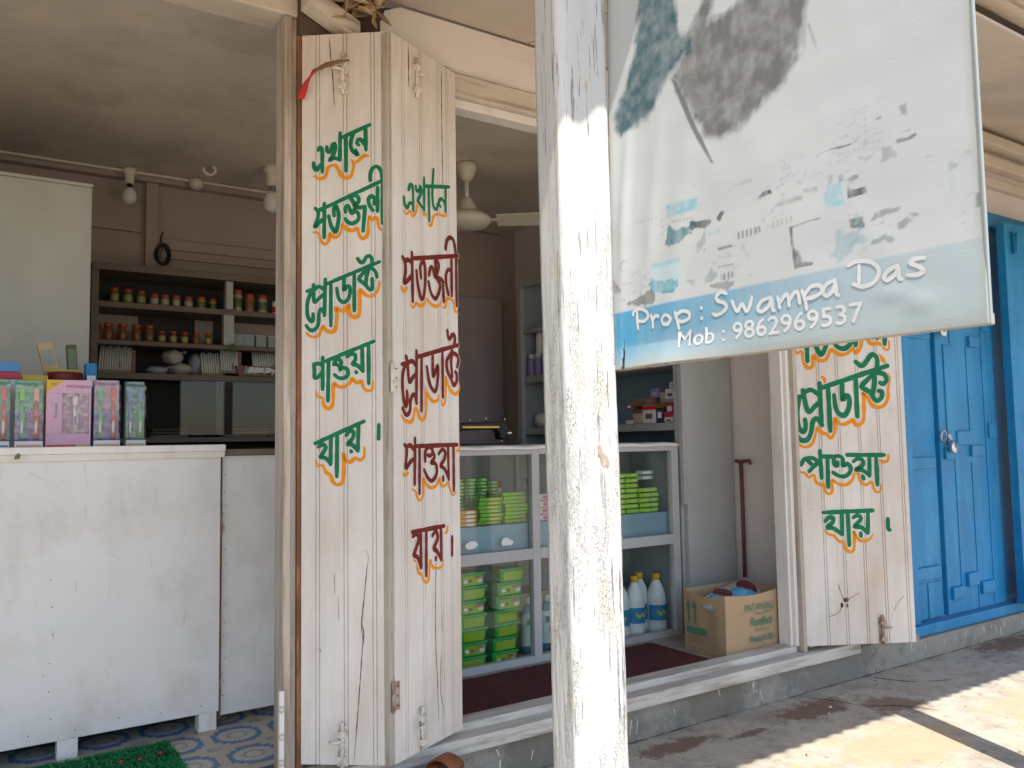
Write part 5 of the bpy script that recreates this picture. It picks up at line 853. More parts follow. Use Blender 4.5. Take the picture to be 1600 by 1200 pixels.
# ceiling fan
fan = thing('ceiling_fan', 'cream ceiling fan with broad blades hanging behind the right opening', 'fan', (2.043, 3.48, 2.24))
b = MB(); b.lathe([(.03, 0), (.052, -.005), (.05, -.03), (.036, -.07), (.02, -.09)], (0, 0, 0), 'cream_plastic', 24); b.build('ceiling_canopy', fan)
b = MB(); b.lathe([(.011, -.088), (.011, -.2)], (0, 0, 0), 'bulb_white', 14); b.build('down_rod', fan)
b = MB(); b.lathe([(.02, -.18), (.03, -.19), (.05, -.235), (.052, -.25), (.03, -.254), (.035, -.262)], (0, 0, 0), 'cream_plastic', 24); b.build('lower_canopy', fan)
b = MB(); b.lathe([(.05, -.258), (.095, -.262), (.118, -.282), (.122, -.30), (.10, -.322), (.05, -.335), (0, -.338)], (0, 0, 0), 'cream_plastic', 32)
b.build('motor', fan)
for a in (R(-37), R(83), R(203)):
    b = MB(); ca, sa = math.cos(a), math.sin(a)
    def T(r_, w_, z_): return (r_*ca-w_*sa, r_*sa+w_*ca, z_)
    b.hexa([T(.10, -.025, -.305), T(.16, -.03, -.302), T(.16, .03, -.298), T(.10, .025, -.298)], [T(.10, -.025, -.298), T(.16, -.03, -.295), T(.16, .03, -.291), T(.10, .025, -.291)], 'cream_plastic')
    b.hexa([T(.15, -.055, -.286), T(.60, -.065, -.282), T(.60, .065, -.316), T(.15, .055, -.312)], [T(.15, -.055, -.282), T(.60, -.065, -.278), T(.60, .065, -.312), T(.15, .055, -.308)], 'cream_plastic'); b.build('blade', fan)

# ================================================================ THINGS ON THE COUNTER
ZC = .848
def brush(mb, x, y, z, h, c1, c2):
    mb.tube([(x, y, z), (x+.002, y, z+h*.35), (x-.002, y, z+h*.6), (x, y, z+h*.72)], [.006, .0075, .005, .0035], c1, 8)
    mb.tube([(x, y-.003, z+h*.12), (x+.001, y-.003, z+h*.34)], .0045, 'pack_white', 6)
    mb.box(x-.007, x+.007, y-.004, y+.003, z+h*.72, z+h*.97, c2, .003)
def brush_pack(x0, x1, y, h, cols, back, label, base='pack_orange'):
    w = x1-x0; t = thing('toothbrush_pack', label, 'toothbrush pack', ((x0+x1)/2, y, ZC), 0, 'toothbrush packs on the counter')
    b = MB(); b.box(-w/2, w/2, .012, .03, .0, h*.55, back[0], .002); b.box(-w/2, w/2, .012, .03, h*.55, h, back[1], .002); b.build('backing_card', t)
    for i, (c1, c2) in enumerate(cols):
        b = MB(); brush(b, -w/2+w*(i+.5)/len(cols), .0, .022, h-.04, c1, c2); b.build('toothbrush', t)
    b = MB(); b.box(-w/2-.001, w/2+.001, -.018, .0115, .019, h-.012, 'blister', .006); b.build('blister', t)
    b = MB(); b.box(-w/2, w/2, -.02, .011, 0, .018, 'pack_white', .003); b.box(-w/2+.004, w/2-.004, -.0212, -.0202, .002, .007, base); b.build('base_label', t)
    b = MB(); b.box(-w/2+.004, w/2-.004, -.012, .008, h-.011, h, 'blister', .004); b.build('hang_tab', t)
brush_pack(.03, .092, 2.75, .196, (('pack_green', 'pack_green'), ('pack_red', 'pack_red')), ('pack_blue', 'pack_green'), 'clear toothbrush pack at the left edge, next to the white and blue box', 'pack_blue')
brush_pack(.104, .175, 2.75, .195, (('pack_green', 'soap_green'), ('pack_red', 'pack_orange')), ('violet', 'pack_green'), 'clear toothbrush pack with a green and a red brush, left of the pink box')
brush_pack(.307, .378, 2.75, .2, (('pack_green', 'pack_green'), ('pack_red', 'pack_red')), ('violet', 'pink_dark'), 'clear toothbrush pack with purple card, right of the pink box')
brush_pack(.398, .455, 2.78, .2, (('pack_blue', 'pack_blue'), ('pack_green', 'pack_blue')), ('pack_green', 'pouch_blue'), 'narrow clear toothbrush pack with blue-green brushes, rightmost on the counter')
pk = thing('toothbrush_box', 'upright pink carton with a window showing one white toothbrush', 'box', (.2405, 2.745, ZC))
w, h = .117, .197; b = MB()
b.box(-w/2, w/2, .0, .04, 0, .038, 'pink_box'); b.box(-w/2, w/2, 0, .04, .158, h, 'pink_box'); b.box(-w/2, -.018, 0, .04, .0385, .1575, 'pink_box'); b.box(.054, w/2, 0, .04, .0385, .1575, 'pink_box'); b.box(-.0175, .0535, .028, .04, .0385, .1575, 'pink_dark'); b.build('carton', pk)
b = MB(); b.box(-.0178, .0538, .0015, .0022, .0383, .1577, 'blister'); b.build('window', pk)
b = MB(); brush(b, .018, .016, .042, .112, 'pack_white', 'pack_white'); b.box(.015, .021, .006, .0075, .064, .09, 'violet', .001); b.build('toothbrush', pk)
pf = lambda u, v, l: (u, -l, v)
b = MB(); b.add([(-w/2, -.0006, h), (-.01, -.0006, h), (-w/2, -.0006, h-.038)], [(0, 1, 2)], 'box_yellow'); b.box(-w/2+.003, .02, -.001, -.0004, .0005, .006, 'pack_red'); b.box(.02, w/2-.002, -.001, -.0004, .0005, .005, 'box_yellow')
text_into(b, 'PATANJALI', .0125, 'text_dark', pf, -.008, .174, .0002, .062); text_into(b, '10/-', .01, 'tub_red', pf, -.05, .181, .0002, .02, 0, .0012)
vt = lambda u, v, l: (-.034-v, -l, .105+u); text_into(b, 'Patanjali', .012, 'pack_blue', vt, -.02, -.004, .0002, .042)
b.tube([(-.036+.009*math.cos(a), -.001, .125+.03*math.sin(a)) for a in np.linspace(0, 2*math.pi, 24)], .0006, 'pack_white', 5); b.tube([(-.036+.008*math.cos(a), -.001, .06+.02*math.sin(a)) for a in np.linspace(0, 2*math.pi, 24)], .0006, 'pack_white', 5)
b.build('print', pk)
def carton(name, label, cat, x0, x1, y0, y1, z0, z1, parts, tilt=0.0, group=None, bev=.0015):
    t = thing(name, label, cat, ((x0+x1)/2, (y0+y1)/2, z0), 0, group); t.rotation_euler = (0, tilt, 0); w = (x1-x0)/2; d = (y1-y0)/2
    for (nm, a, c, m_) in parts:
        b = MB(); b.box(-w, w, -d, d, (z1-z0)*a, (z1-z0)*c, m_, bev) if nm != 'label' else b.box(-w*.8, w*.8, -d-.0012, -d-.0002, (z1-z0)*a, (z1-z0)*c, m_)
        b.build(nm, t)
    return t
carton('carton', 'white carton under a red one behind the leftmost toothbrush pack', 'box', -.1, .121, 2.85, 2.95, ZC, 1.052, [('carton_body', 0, .995, 'box_white')]); carton('carton', 'crimson carton between the white and the sky blue carton', 'box', -.1, .121, 2.85, 2.95, 1.0525, 1.073, [('carton_body', 0, .99, 'box_red')]); carton('carton', 'sky blue carton on top of the pile at the left edge', 'box', -.1, .117, 2.85, 2.95, 1.0735, 1.104, [('carton_body', 0, 1, 'box_sky')])
carton('carton', 'flat mustard yellow carton behind the toothbrush pack left of the pink box', 'box', .125, .193, 2.86, 2.92, ZC, 1.066, [('carton_body', 0, 1, 'box_yellow'), ('label', .3, .6, 'box_tan')])
t = thing('round_tin', 'wide maroon round tin behind the pink box', 'tin', (.242, 2.9, ZC)); b = MB(); b.lathe([(.047, 0), (.048, .004), (.048, .2), (.05, .203), (.05, .228), (.048, .231), (.0, .231)], (0, 0, 0), 'maroon', 30); b.build('tin_body', t)
carton('carton', 'yellow carton behind the maroon tin', 'box', .20, .291, 2.955, 2.99, ZC, 1.094, [('carton_body', 0, 1, 'box_yellow')])
tt = carton('incense_box', 'tan incense box with a grey picture, leaning on the yellow carton', 'box', .203, .246, 2.995, 3.03, 1.04, 1.185, [('carton_body', 0, 1, 'box_tan'), ('label', .5, .85, 'tin_grey')], R(-14)); 
carton('incense_box', 'dark green box with yellow edging beside the tan incense box', 'box', .262, .29, 3.0, 3.04, 1.04, 1.18, [('carton_body', 0, 1, 'box_dark'), ('label', .15, .9, 'jar_green')], R(-4))
carton('carton', 'bright blue carton with a white star print, right of the maroon tin', 'box', .298, .328, 2.88, 2.95, ZC, 1.11, [('carton_body', 0, 1, 'box_blue'), ('label', .72, .85, 'pack_white')])
carton('carton', 'shelf block of plain brown cartons that hold up the incense boxes', 'box', .19, .30, 2.993, 3.05, ZC, 1.038, [('carton_body', 0, 1, 'card')])

# ================================================================ DISPLAY CASE
dc = thing('display_case', 'grey framed glass display case with two tiers of soaps, tubs and bottles', 'display case', (1.25, 2.687, -.03))
def DX(mb, x0, x1, y0, y1, z0, z1, mm, bev=0.0): return mb.box(x0-1.25, x1-1.25, y0-2.687, y1-2.687, z0+.03, z1+.03, mm, bev)
m = MB()
for (a, b_) in ((1.25, 1.285), (1.86, 1.896), (2.235, 2.27), (2.62, 2.66)): DX(m, a, b_, 2.687, 2.72, -.03, .822, 'case_frame', .002)
for (a, b_) in ((1.2855, 1.8595), (1.8965, 2.2345), (2.2705, 2.6195)):
    for (z0, z1) in ((.791, .822), (.379, .422), (-.03, .006)): DX(m, a, b_, 2.687, 2.718, z0, z1, 'case_frame', .002)
m.build('front_frame', dc)
m = MB(); DX(m, 1.25, 2.66, 2.7205, 3.2, .79, .812, 'case_frame'); DX(m, 1.25, 2.66, 3.18, 3.2, -.03, .79, 'case_back'); DX(m, 1.25, 1.27, 2.7205, 3.18, -.03, .79, 'case_back'); DX(m, 2.64, 2.66, 2.7205, 3.18, -.03, .79, 'case_back'); DX(m, 1.27, 2.64, 2.7205, 3.18, -.03, -.022, 'case_back'); m.build('carcass', dc)
m = MB(); DX(m, 1.271, 2.639, 2.732, 3.179, .505, .518, 'blue_board'); DX(m, 1.271, 2.639, 2.728, 2.7315, .38, .518, 'blue_board'); m.build('display_shelf', dc)
m = MB()
for x in (1.62, 1.70, 2.1, 2.42): DX(m, x, x+.018, 3.16, 3.178, -.02, .78, 'end_panel')
m.build('back_strut', dc)
for (a, b_) in ((1.2855, 1.8595), (1.8965, 2.2345), (2.2705, 2.6195)):
    for (z0, z1) in ((.4225, .7905), (.0065, .3785)):
        m = MB(); DX(m, a, b_, 2.705, 2.708, z0, z1, 'glass'); m.build('glass_pane', dc)
m = MB(); n = 60; vs = []; fs = []
for i in range(n+1):
    x = 1.25+(1.41)*i/n-1.25; q = .003*math.sin(i*.7)+.003*mnoise.noise((i*.5, 0, 0))
    for (y, z) in ((-.012+q, .844+q*.5), (.0+q, .856+q*.8), (.5, .858)): vs.append((x, y, z))
for i in range(n): fs += [(i*3, i*3+3, i*3+4, i*3+1), (i*3+1, i*3+4, i*3+5, i*3+2)]
m.add(vs, fs, 'bulb_white', True); o = m.build('top_sheet', dc); md = o.modifiers.new('t', 'SOLIDIFY'); md.thickness = .004
m = MB()
for (x, z, s_) in ((1.585, .455, .028), (1.745, .452, .03), (2.32, .425, .02)):
    pts = [(x+s_*math.cos(a)*(.7+.5*random.random())-1.25, s_*.7*math.sin(a)*(.5+.6*random.random())+z+.03) for a in np.linspace(0, 6.28, 9)[:-1]]
    m.add([(p[0], .0172, p[1]) for p in pts], [tuple(range(8))], 'label_white')
m.build('torn_sticker', dc)

def soap_proto(label, body, band, w, d, h, group='soap packs in the display case'):
    t = thing('soap_pack', label, 'soap pack', (0, 0, -50), 0, group)
    b = MB(); b.box(-w/2, w/2, -d/2, d/2, .0005, h, body, min(.004, h*.3)); b.build('wrapper', t)
    b = MB(); b.box(-w*.12, w*.33, -d/2-.0009, -d/2-.0002, h*.22, h*.8, band); b.build('label', t)
    return t
used = set()
def stack(proto, x, y, z, n, dz, lab, jit=.004, top=True):
    for i in range(n):
        p = (x+random.uniform(-jit, jit), y+random.uniform(-jit, jit), z+i*dz); l = lab(n-1-i)
        if proto.name not in used: used.add(proto.name); proto.location = p; proto['label'] = l; proto.rotation_euler = (0, 0, random.uniform(-.04, .04))
        else: copy_tree(proto, p, l, random.uniform(-.04, .04))
ZS = .5185
pA = soap_proto('', 'soap_dark', 'soap_band', .05, .08, .0135); pB = soap_proto('', 'soap_green', 'soap_yellow', .106, .06, .0148); pB2 = soap_proto('', 'soap_lime', 'soap_band', .106, .06, .0148)
pO = soap_proto('', 'soap_orange', 'label_white', .075, .06, .0153); pP = soap_proto('', 'soap_pink', 'pink_line', .11, .06, .026); pR = soap_proto('', 'soap_lime', 'soap_band', .07, .05, .0185); pG = soap_proto('', 'tin_grey', 'label_white', .105, .05, .019)
OT = lambda i: 'topmost' if i == 0 else f'{ORD[i]} from the top'
for c, x in enumerate((1.565, 1.62, 1.674, 1.728, 1.782)):
    stack(pA, x, 2.89, ZS, 13 if c < 4 else 12, .0138, lambda i, c=c: f'dark green soap pack, {OT(i)} {ORD[c]} rear column from the left')
stack(pB, 1.712, 2.79, ZS, 7, .0152, lambda i: f'green soap pack, {OT(i)} of the stack beside the orange packs', .006)
stack(pB2, 1.832, 2.795, ZS, 8, .0152, lambda i: f'lime soap pack, {OT(i)} of the stack beside the case upright', .006)
stack(pO, 1.60, 2.775, ZS, 4, .0157, lambda i: f'orange soap pack, {OT(i)} of the orange stack', .002)
stack(pP, 1.965, 2.775, ZS, 4, .0275, lambda i: f'pale pink soap carton, {OT(i)} of the pink stack behind the veranda post', .001)
stack(pR, 2.68-.03-.09, 2.775, ZS, 5, .0225, lambda i: f'lime soap pack, {OT(i)} of the column nearest the case end')
stack(pR, 2.515, 2.775, ZS, 5, .0225, lambda i: f'lime soap pack, {OT(i)} of the second column from the case end')
stack(pR, 2.44, 2.775, ZS, 8, .0225, lambda i: f'lime soap pack, {OT(i)} of the third column from the case end')
stack(pR, 2.365, 2.775, ZS, 8, .0225, lambda i: f'lime soap pack, {OT(i)} of the fourth column from the case end')
stack(pG, 2.53, 2.79, ZS+.143, 2, .0225, lambda i: f'grey soap carton, {("upper", "lower")[i]} of the pair lying on the lime packs')
t = thing('soap_dish', 'small red-lidded pot behind the lime soap stacks, left of the first case upright', 'pot', (1.87, 2.97, ZS)); b = MB(); b.lathe([(.02, 0), (.022, .12), (.018, .13)], (0, 0, 0), 'box_white', 14); b.build('pot_body', t); b = MB(); b.lathe([(.021, .13), (.021, .155), (0, .158)], (0, 0, 0), 'tub_red', 14); b.build('lid', t)
t = thing('soap_dish', 'red-lidded yellow pot above the pale pink soap cartons', 'pot', (2.01, 2.9, ZS)); b = MB(); b.lathe([(.026, 0), (.028, .13), (.024, .14)], (0, 0, 0), 'label_yellow', 14); b.build('pot_body', t); b = MB(); b.lathe([(.027, .14), (.027, .165), (0, .168)], (0, 0, 0), 'tub_red', 14); b.build('lid', t)
def tub_proto():
    t = thing('detergent_tub', '', 'tub', (0, 0, -50), 0, 'green tubs in the display case'); w, d = .058, .04
    b = MB(); b.hexa([(-w*.9, -d*.9, 0), (w*.9, -d*.9, 0), (w*.9, d*.9, 0), (-w*.9, d*.9, 0)], [(-w, -d, .043), (w, -d, .043), (w, d, .043), (-w, d, .043)], 'tub_green'); b.build('tub_body', t, bevel=.004)
    b = MB(); b.box(-w-.004, w+.004, -d-.004, d+.004, .0432, .052, 'tub_green', .003); b.build('lid', t)
    b = MB(); b.hexa([(-w*.7, -d*.9-.002, .005), (w*.8, -d*.9-.002, .005), (w*.8, -d*.9-.0005, .005), (-w*.7, -d*.9-.0005, .005)], [(-w*.72, -d-.0012, .04), (w*.82, -d-.0012, .04), (w*.82, -d+.0005, .04), (-w*.72, -d+.0005, .04)], 'tub_label'); b.build('label', t)
    return t
def tub_tag(t):
    b = MB(); b.hexa([(.012, -.0402, .027), (.05, -.0402, .027), (.05, -.0392, .027), (.012, -.0392, .027)], [(.012, -.0418, .037), (.05, -.0418, .037), (.05, -.041, .037), (.012, -.041, .037)], 'tub_red')
    b.hexa([(.026, -.0392, .012), (.048, -.0392, .012), (.048, -.0382, .012), (.026, -.0382, .012)], [(.026, -.0405, .025), (.048, -.0405, .025), (.048, -.0395, .025), (.026, -.0395, .025)], 'tub_white')
    text_into(b, '10 x FREE', .009, 'tub_white', lambda u, v, l: (u, -.0416-.0004, .0288+v), .014, 0, .0002, .034)
    for (x_, r_) in ((-.03, .009), (-.008, .008)):
        b.lathe([(r_, -.0005), (r_*.9, -.0015), (0, -.0018)], (x_, -.0398, .02), 'tub_white' if x_ < -.02 else 'text_dark', 10, 'y', 1.2, .8)
    b.build('offer_sticker', t)
tp = tub_proto(); first = True
tagged = {(0, 1), (0, 4), (0, 6), (1, 0), (1, 4), (1, 5)}
for c, x in enumerate((1.615, 1.755)):
    for i in range(7):
        p = (x+random.uniform(-.005, .005)+.006*i*(c == 1), 2.782+random.uniform(-.004, .004), -.0215+i*.0525)
        l = f'green detergent tub, {ORD[6-i] if i < 6 else "topmost"}{" from the top" if i < 6 else ""} of the {("left", "right")[c]} stack'
        if first: o = tp; o.location = p; o['label'] = l; o.rotation_euler = (0, 0, 0); first = False
        else: o = copy_tree(tp, p, l, random.uniform(-.05, .05))
        o['_t'] = int((c, i) in tagged)
for o in list(C.objects):
    if o.name.startswith('detergent_tub'):
        if o['_t']: tub_tag(o)
        del o['_t']
def pouch(x, y, label, w=.04, h=.225):
    t = thing('dishwash_bottle', label, 'bottle', (x, y, -.0215), 0, 'dishwash bottles in the display case')
    b = MB(); b.lathe([(w*.8, 0), (w*.9, .01), (w*.85, .1), (w*.8, .16), (w*.5, h*.84), (w*.3, h*.88)], (0, 0, 0), 'pouch_blue', 20, 'z', 1, .6); b.build('bottle_body', t)
    b = MB(); b.lathe([(w*.34, h*.87), (w*.34, h*.97), (w*.25, h)], (0, 0, 0), 'pouch_white', 16); b.build('cap', t)
    b = MB(); b.lathe([(w*.9, .03), (w*.905, .031), (w*.86, .11), (w*.82, .16), (w*.82, .161)], (0, 0, 0), 'pouch_white', 20, 'z', 1.005, .62); b.lathe([(.014, -.0255), (.012, -.0275), (0, -.028)], (.008, 0, .085), 'pouch_green', 14, 'y', 1, 1.3); b.box(-.02, .004, -.0262, -.024, .115, .14, 'pouch_green', .001); b.build('label', t)
pouch(1.935, 2.84, 'green and white dishwash bottle just left of the first case upright'); pouch(2.03, 2.84, 'green and white dishwash bottle between the case upright and the veranda post')
t = carton('carton', 'brown carton standing behind the dishwash bottles', 'box', 1.86, 2.1, 2.92, 3.08, -.0215, .2, [('carton_body', 0, 1, 'card')])
def oil_bottle(x, y, label, first_=None):
    t = thing('cleaner_bottle', label, 'bottle', (x, y, -.0215), random.uniform(-.4, .4), 'white bottles with yellow caps in the display case')
    k = .0215
    b = MB(); b.lathe([(.038, 0), (.0435, .006), (.0435, .045), (.0415, .05), (.0435, .055), (.0435, .135), (.042, .14), (.0435, .145), (.042, .165), (.034, .198), (.022, .222), (.0165, .232), (.0165, .24)], (0, 0, 0), 'bottle_white', 26); b.build('bottle_body', t)
    b = MB(); b.lathe([(.0185, .236), (.0185, .26), (.0165, .263), (0, .263)], (0, 0, 0), 'bottle_cap', 20); b.build('cap', t)
    b = MB(); n = 22; vs = []; fs = []
    for i in range(n): a = R(-200)+R(220)*i/(n-1); vs += [(.0442*math.cos(a), .0442*math.sin(a), .062), (.0442*math.cos(a), .0442*math.sin(a), .13)]
    for i in range(n-1): b.add([vs[2*i], vs[2*i+2], vs[2*i+3], vs[2*i+1]], [(0, 1, 2, 3)], 'label_white' if i > 15 else 'bottle_blue')
    for i in range(5, 12): a = R(-200)+R(220)*i/(n-1); a2 = a+R(10.4); zz = .087+.006*math.sin(i*1.7); b.add([(.0447*math.cos(a), .0447*math.sin(a), zz), (.0447*math.cos(a2), .0447*math.sin(a2), zz+.003), (.0447*math.cos(a2), .0447*math.sin(a2), zz+.018), (.0447*math.cos(a), .0447*math.sin(a), zz+.015)], [(0, 1, 2, 3)], 'label_yellow')
    b.build('label', t)
for i, x in enumerate((2.375, 2.475, 2.56, 2.60)):
    oil_bottle((2.383, 2.472, 2.548, 2.592)[i], (2.80, 2.78, 2.84, 2.757)[i] if False else (2.79, 2.79, 2.845, 2.78)[i], ('white bottle with yellow cap, mostly behind the veranda post', 'white bottle with yellow cap, first fully visible one right of the post', 'white bottle with yellow cap, middle one set farther back', 'white bottle with yellow cap, nearest the right end of the display case')[i])

# sewing machine head
sm = thing('sewing_machine', 'black sewing machine head with gold trim standing on the display case', 'sewing machine', (1.85, 2.98, .829))
prof = [(-.26, 0), (-.18, 0), (-.18, .05), (-.15, .062), (.02, .066), (.035, .05), (.038, .025), (.075, .025), (.078, .07), (.07, .093), (.04, .1), (-.2, .092), (-.25, .07)]
b = MB(); b.prism(prof, -.025, .025, 'black_plastic', 'y'); b.build('machine_arm', sm, bevel=.006)
b = MB(); b.box(-.27, .12, -.06, .06, -.0, .008, 'black_plastic', .003); b.build('bed', sm)
b = MB(); b.tube([(.057, 0, .024), (.057, 0, .009)], .004, 'steel'); b.tube([(.068, -.01, .1), (.068, -.01, .118)], .003, 'steel'); b.build('needle_bar', sm)
b = MB(); b.lathe([(.012, 0), (.012, .008), (.008, .02), (.012, .022), (.006, .03)], (.079, 0, .05), 'steel', 14, 'x'); b.build('tension_knob', sm)
b = MB(); b.tube([(-.02, 0, .098), (-.02, 0, .125)], .003, 'steel'); b.tube([(-.1, 0, .095), (-.1, 0, .115)], .003, 'steel'); b.build('spool_pin', sm)
b = MB(); b.box(-.15, .03, -.0258, -.025, .072, .08, 'gold_trim'); b.build('gold_band', sm)

# ================================================================ RIGHT WALL CABINET
wc = thing('wall_cabinet', 'tall grey open cabinet along the right wall stocked with small cartons', 'cabinet', (2.69, 2.71, -.02))
def WX(mb, x0, x1, y0, y1, z0, z1, mm, bev=0.0): return mb.box(x0-2.56, x1-2.56, y0-2.58, y1-2.58, z0+.02, z1+.02, mm, bev)
m = MB(); WX(m, 2.562, 2.862, 2.535, 2.558, -.02, 1.79, 'end_panel', .002); m.build('end_panel', wc)
m = MB()
for y in (2.56, 3.2, 3.82): WX(m, 2.545, 2.575, y, y+.03, -.02, 1.78, 'grey_steel', .003)
WX(m, 2.54, 2.5618, 2.532, 2.557, .55, 1.79, 'case_frame', .002)
WX(m, 2.548, 2.575, 2.591, 3.819, 1.74, 1.78, 'grey_steel', .003); m.build('front_frame', wc)
m = MB(); WX(m, 2.84, 2.86, 2.59, 3.84, -.02, 1.78, 'blue_board'); WX(m, 2.576, 2.839, 3.835, 3.85, -.02, 1.78, 'case_back'); WX(m, 2.56, 2.86, 2.56, 3.85, 1.781, 1.80, 'end_panel'); m.build('carcass', wc)
for (z0, z1) in ((1.47, 1.49), (1.18, 1.222), (.882, .918), (.5, .53)):
    m = MB(); WX(m, 2.56, 2.838, 2.591, 3.834, z0, z1, 'grey_steel', .002); m.build('shelf_board', wc)
def wbox(y0, y1, z0, z1, body, label, top=None, mark=None, x=2.575, cat='carton', dx=.09):
    t = thing('medicine_carton', label, cat, (x+.13, (y0+y1)/2+.13, z0), 0, 'small cartons in the right wall cabinet'); h = z1-z0; w = (y1-y0)/2
    b = MB(); b.box(0, dx, -w, w, 0, h, body, .002); b.build('carton_body', t)
    if top: b = MB(); b.box(-.001, dx*.9, -w-.0008, w*.98, h*.76, h*.98, top); b.build('colour_band', t)
    if mark: b = MB(); b.box(-.0012, -.0003, -w*.55, w*.5, h*.25, h*.55, mark); b.build('label', t)
zS = .919
wbox(2.745, 2.832, zS, 1.003, 'box_white', 'white carton with red top band, centre of the cluttered cabinet shelf', 'tub_red', 'text_dark'); wbox(2.690, 2.738, zS, 1.012, 'box_navy', 'dark navy carton with an orange emblem beside the white red-topped carton', 'gold_trim', 'label_white'); wbox(2.628, 2.683, zS, .944, 'box_white', 'low white carton at the bottom of the right pile in the cabinet', None, 'jar_green'); wbox(2.60, 2.625, zS, .938, 'box_blue', 'small blue carton at the right end of the cabinet shelf', None, 'label_white'); wbox(2.625, 2.685, .945, .97, 'box_red', 'orange-red carton lying on the low white carton', None, None); wbox(2.597, 2.628, .939, .958, 'jar_cream', 'cream carton lying on the small blue carton', None, None); wbox(2.635, 2.665, .971, 1.004, 'box_white', 'pale carton with a red top standing above the orange-red carton', 'tub_red', None); wbox(2.596, 2.633, .971, 1.0, 'box_red', 'red carton at the right end above the cream carton', None, 'tub_red')
wbox(2.84, 2.90, zS, .985, 'jar_cream', 'beige carton left of the white red-topped carton', 'red_brown', None); wbox(2.905, 2.955, zS, .945, 'box_white', 'white carton with red band at the left of the cluttered shelf', 'tub_red', None); wbox(2.78, 2.90, 1.005, 1.04, 'box_brown', 'long brown carton lying across the left cartons', None, 'red_brown'); wbox(2.905, 2.95, .99, 1.025, 'box_brown', 'small brown carton with a white end at the left of the long brown carton', None, 'label_white')
wbox(2.64, 2.70, 1.03, 1.078, 'box_white', 'white carton with two dark drops printed on it, high in the right pile', None, 'text_dark', 2.60); wbox(2.703, 2.735, 1.03, 1.072, 'tin_grey', 'grey-green carton left of the two-drop carton', 'red_brown', None, 2.60); wbox(2.62, 2.67, 1.0795, 1.108, 'box_white', 'plain white carton topmost in the right pile', None, 'tin_grey', 2.60); wbox(2.60, 2.735, 1.013, 1.029, 'tin_grey', 'flat grey carton carrying the upper cartons', None, None, 2.60); wbox(2.75, 2.80, 1.041, 1.085, 'lavender', 'pale lilac carton on the long brown carton', None, 'bag_white', 2.60); wbox(2.633, 2.69, 1.0, 1.012, 'box_red', 'thin red carton under the flat grey carton', None, None, 2.59)
for i, y in enumerate((3.79, 3.72, 3.65)):
    t = thing('talc_bottle', f'lilac bottle with white cap, {ORD[i]} from the back on the middle cabinet shelf', 'bottle', (2.73, y+.13, 1.2225), 0, 'lilac bottles in the right wall cabinet'); b = MB(); b.lathe([(.024, 0), (.026, .004), (.026, .09), (.022, .1)], (0, 0, 0), 'lavender', 16); b.build('bottle_body', t); b = MB(); b.lathe([(.022, .1), (.022, .125), (0, .127)], (0, 0, 0), 'box_white', 16); b.build('cap', t)
wbox(3.735, 3.77, 1.4, 1.47, 'box_white', 'tall white carton hanging from the upper cabinet shelf at the back', None, 'tin_grey', 2.59) if False else None
t = thing('talc_bottle', 'tall white bottle at the back above the lilac bottles', 'bottle', (2.75, 3.87, 1.2225), 0, None); b = MB(); b.lathe([(.02, 0), (.022, .2), (.018, .25), (.01, .27)], (0, 0, 0), 'box_white', 14); b.build('bottle_body', t); b = MB(); b.lathe([(.012, .27), (.012, .3), (0, .302)], (0, 0, 0), 'tin_grey', 12); b.build('cap', t)
bag(2.77, 3.87, .9185, .05, .06, .045, 'crumpled white packet at the back of the lower cabinet shelf', 'box_white', 'packet', 'white packets in the cabinet'); bag(2.77, 3.73, .9185, .05, .06, .05, 'crumpled white packet nearer the veranda post on the lower cabinet shelf', 'box_white', 'packet', 'white packets in the cabinet')
t = thing('iron_rod', 'thin brown iron rod with bent top leaning on the right wall', 'rod', (2.99, 2.615, -.02)); b = MB(); b.tube([(0, 0, 0), (.002, 0, .6), (.0, 0, .745)], .009, 'rod_brown', 10); b.tube([(-.0, .03, .755), (0, 0, .752), (0, -.05, .758), (0, -.056, .74)], .008, 'rod_brown', 10); b.build('bar', t)

# cardboard box on the floor
cx0, cx1, cy0, cy1, cz0, cz1 = 2.474, 2.80, 2.268, 2.49, -.02, .226
bx = thing('cardboard_box', 'open brown cardboard box with green print, full of packets, on the shop floor', 'box', (cx0, cy0, cz0))
W_, D_, H_ = cx1-cx0, cy1-cy0, cz1-cz0; b = MB(); th = .005
def curved_wall(p, q, m_, bow, drop):
    n = 12; vs = []; fs = []
    d = Vector((q[0]-p[0], q[1]-p[1], 0)); nn = Vector((d.y, -d.x, 0)).normalized()
    for i in range(n+1):
        s = i/n
        for (f, o_) in ((0, 0), (.5, 0), (1, 0), (1, 1), (.5, 1), (0, 1)):
            w_ = bow*math.sin(math.pi*s)*f*f; P_ = Vector((p[0], p[1], 0))+d*s+nn*(w_-th*o_); vs.append((P_.x, P_.y, f*(H_-drop*math.sin(math.pi*s))))
    for i in range(n):
        for k in range(6): l = (k+1) % 6; fs.append((i*6+k, i*6+6+k, i*6+6+l, i*6+l))
    fs += [tuple(range(6)), tuple(n*6+k for k in range(5, -1, -1))]
    b.add(vs, fs, m_)
curved_wall((.001, .001), (W_-.001, .001), 'card', .006, .012); curved_wall((0, D_), (0, 0), 'card', .004, .018); curved_wall((W_, .006), (W_, D_), 'card', 0, .0); curved_wall((W_-.006, D_), (.006, D_), 'card', .0, .0); b.box(.006, W_-.006, .006, D_-.006, 0, .005, 'card'); b.build('carton_walls', bx)
b = MB()
fpf = lambda u, v, l: (u, -.008-l, v); lpf = lambda u, v, l: (-.006-l, D_-u, v)
text_into(b, 'PATANJALI', .04, 'card_green', fpf, .105, .172, .0, .17); ribbon(b, [(160, 164), (200, 157), (240, 160), (272, 169)], 1.6, 'card_green', fpf, .001)
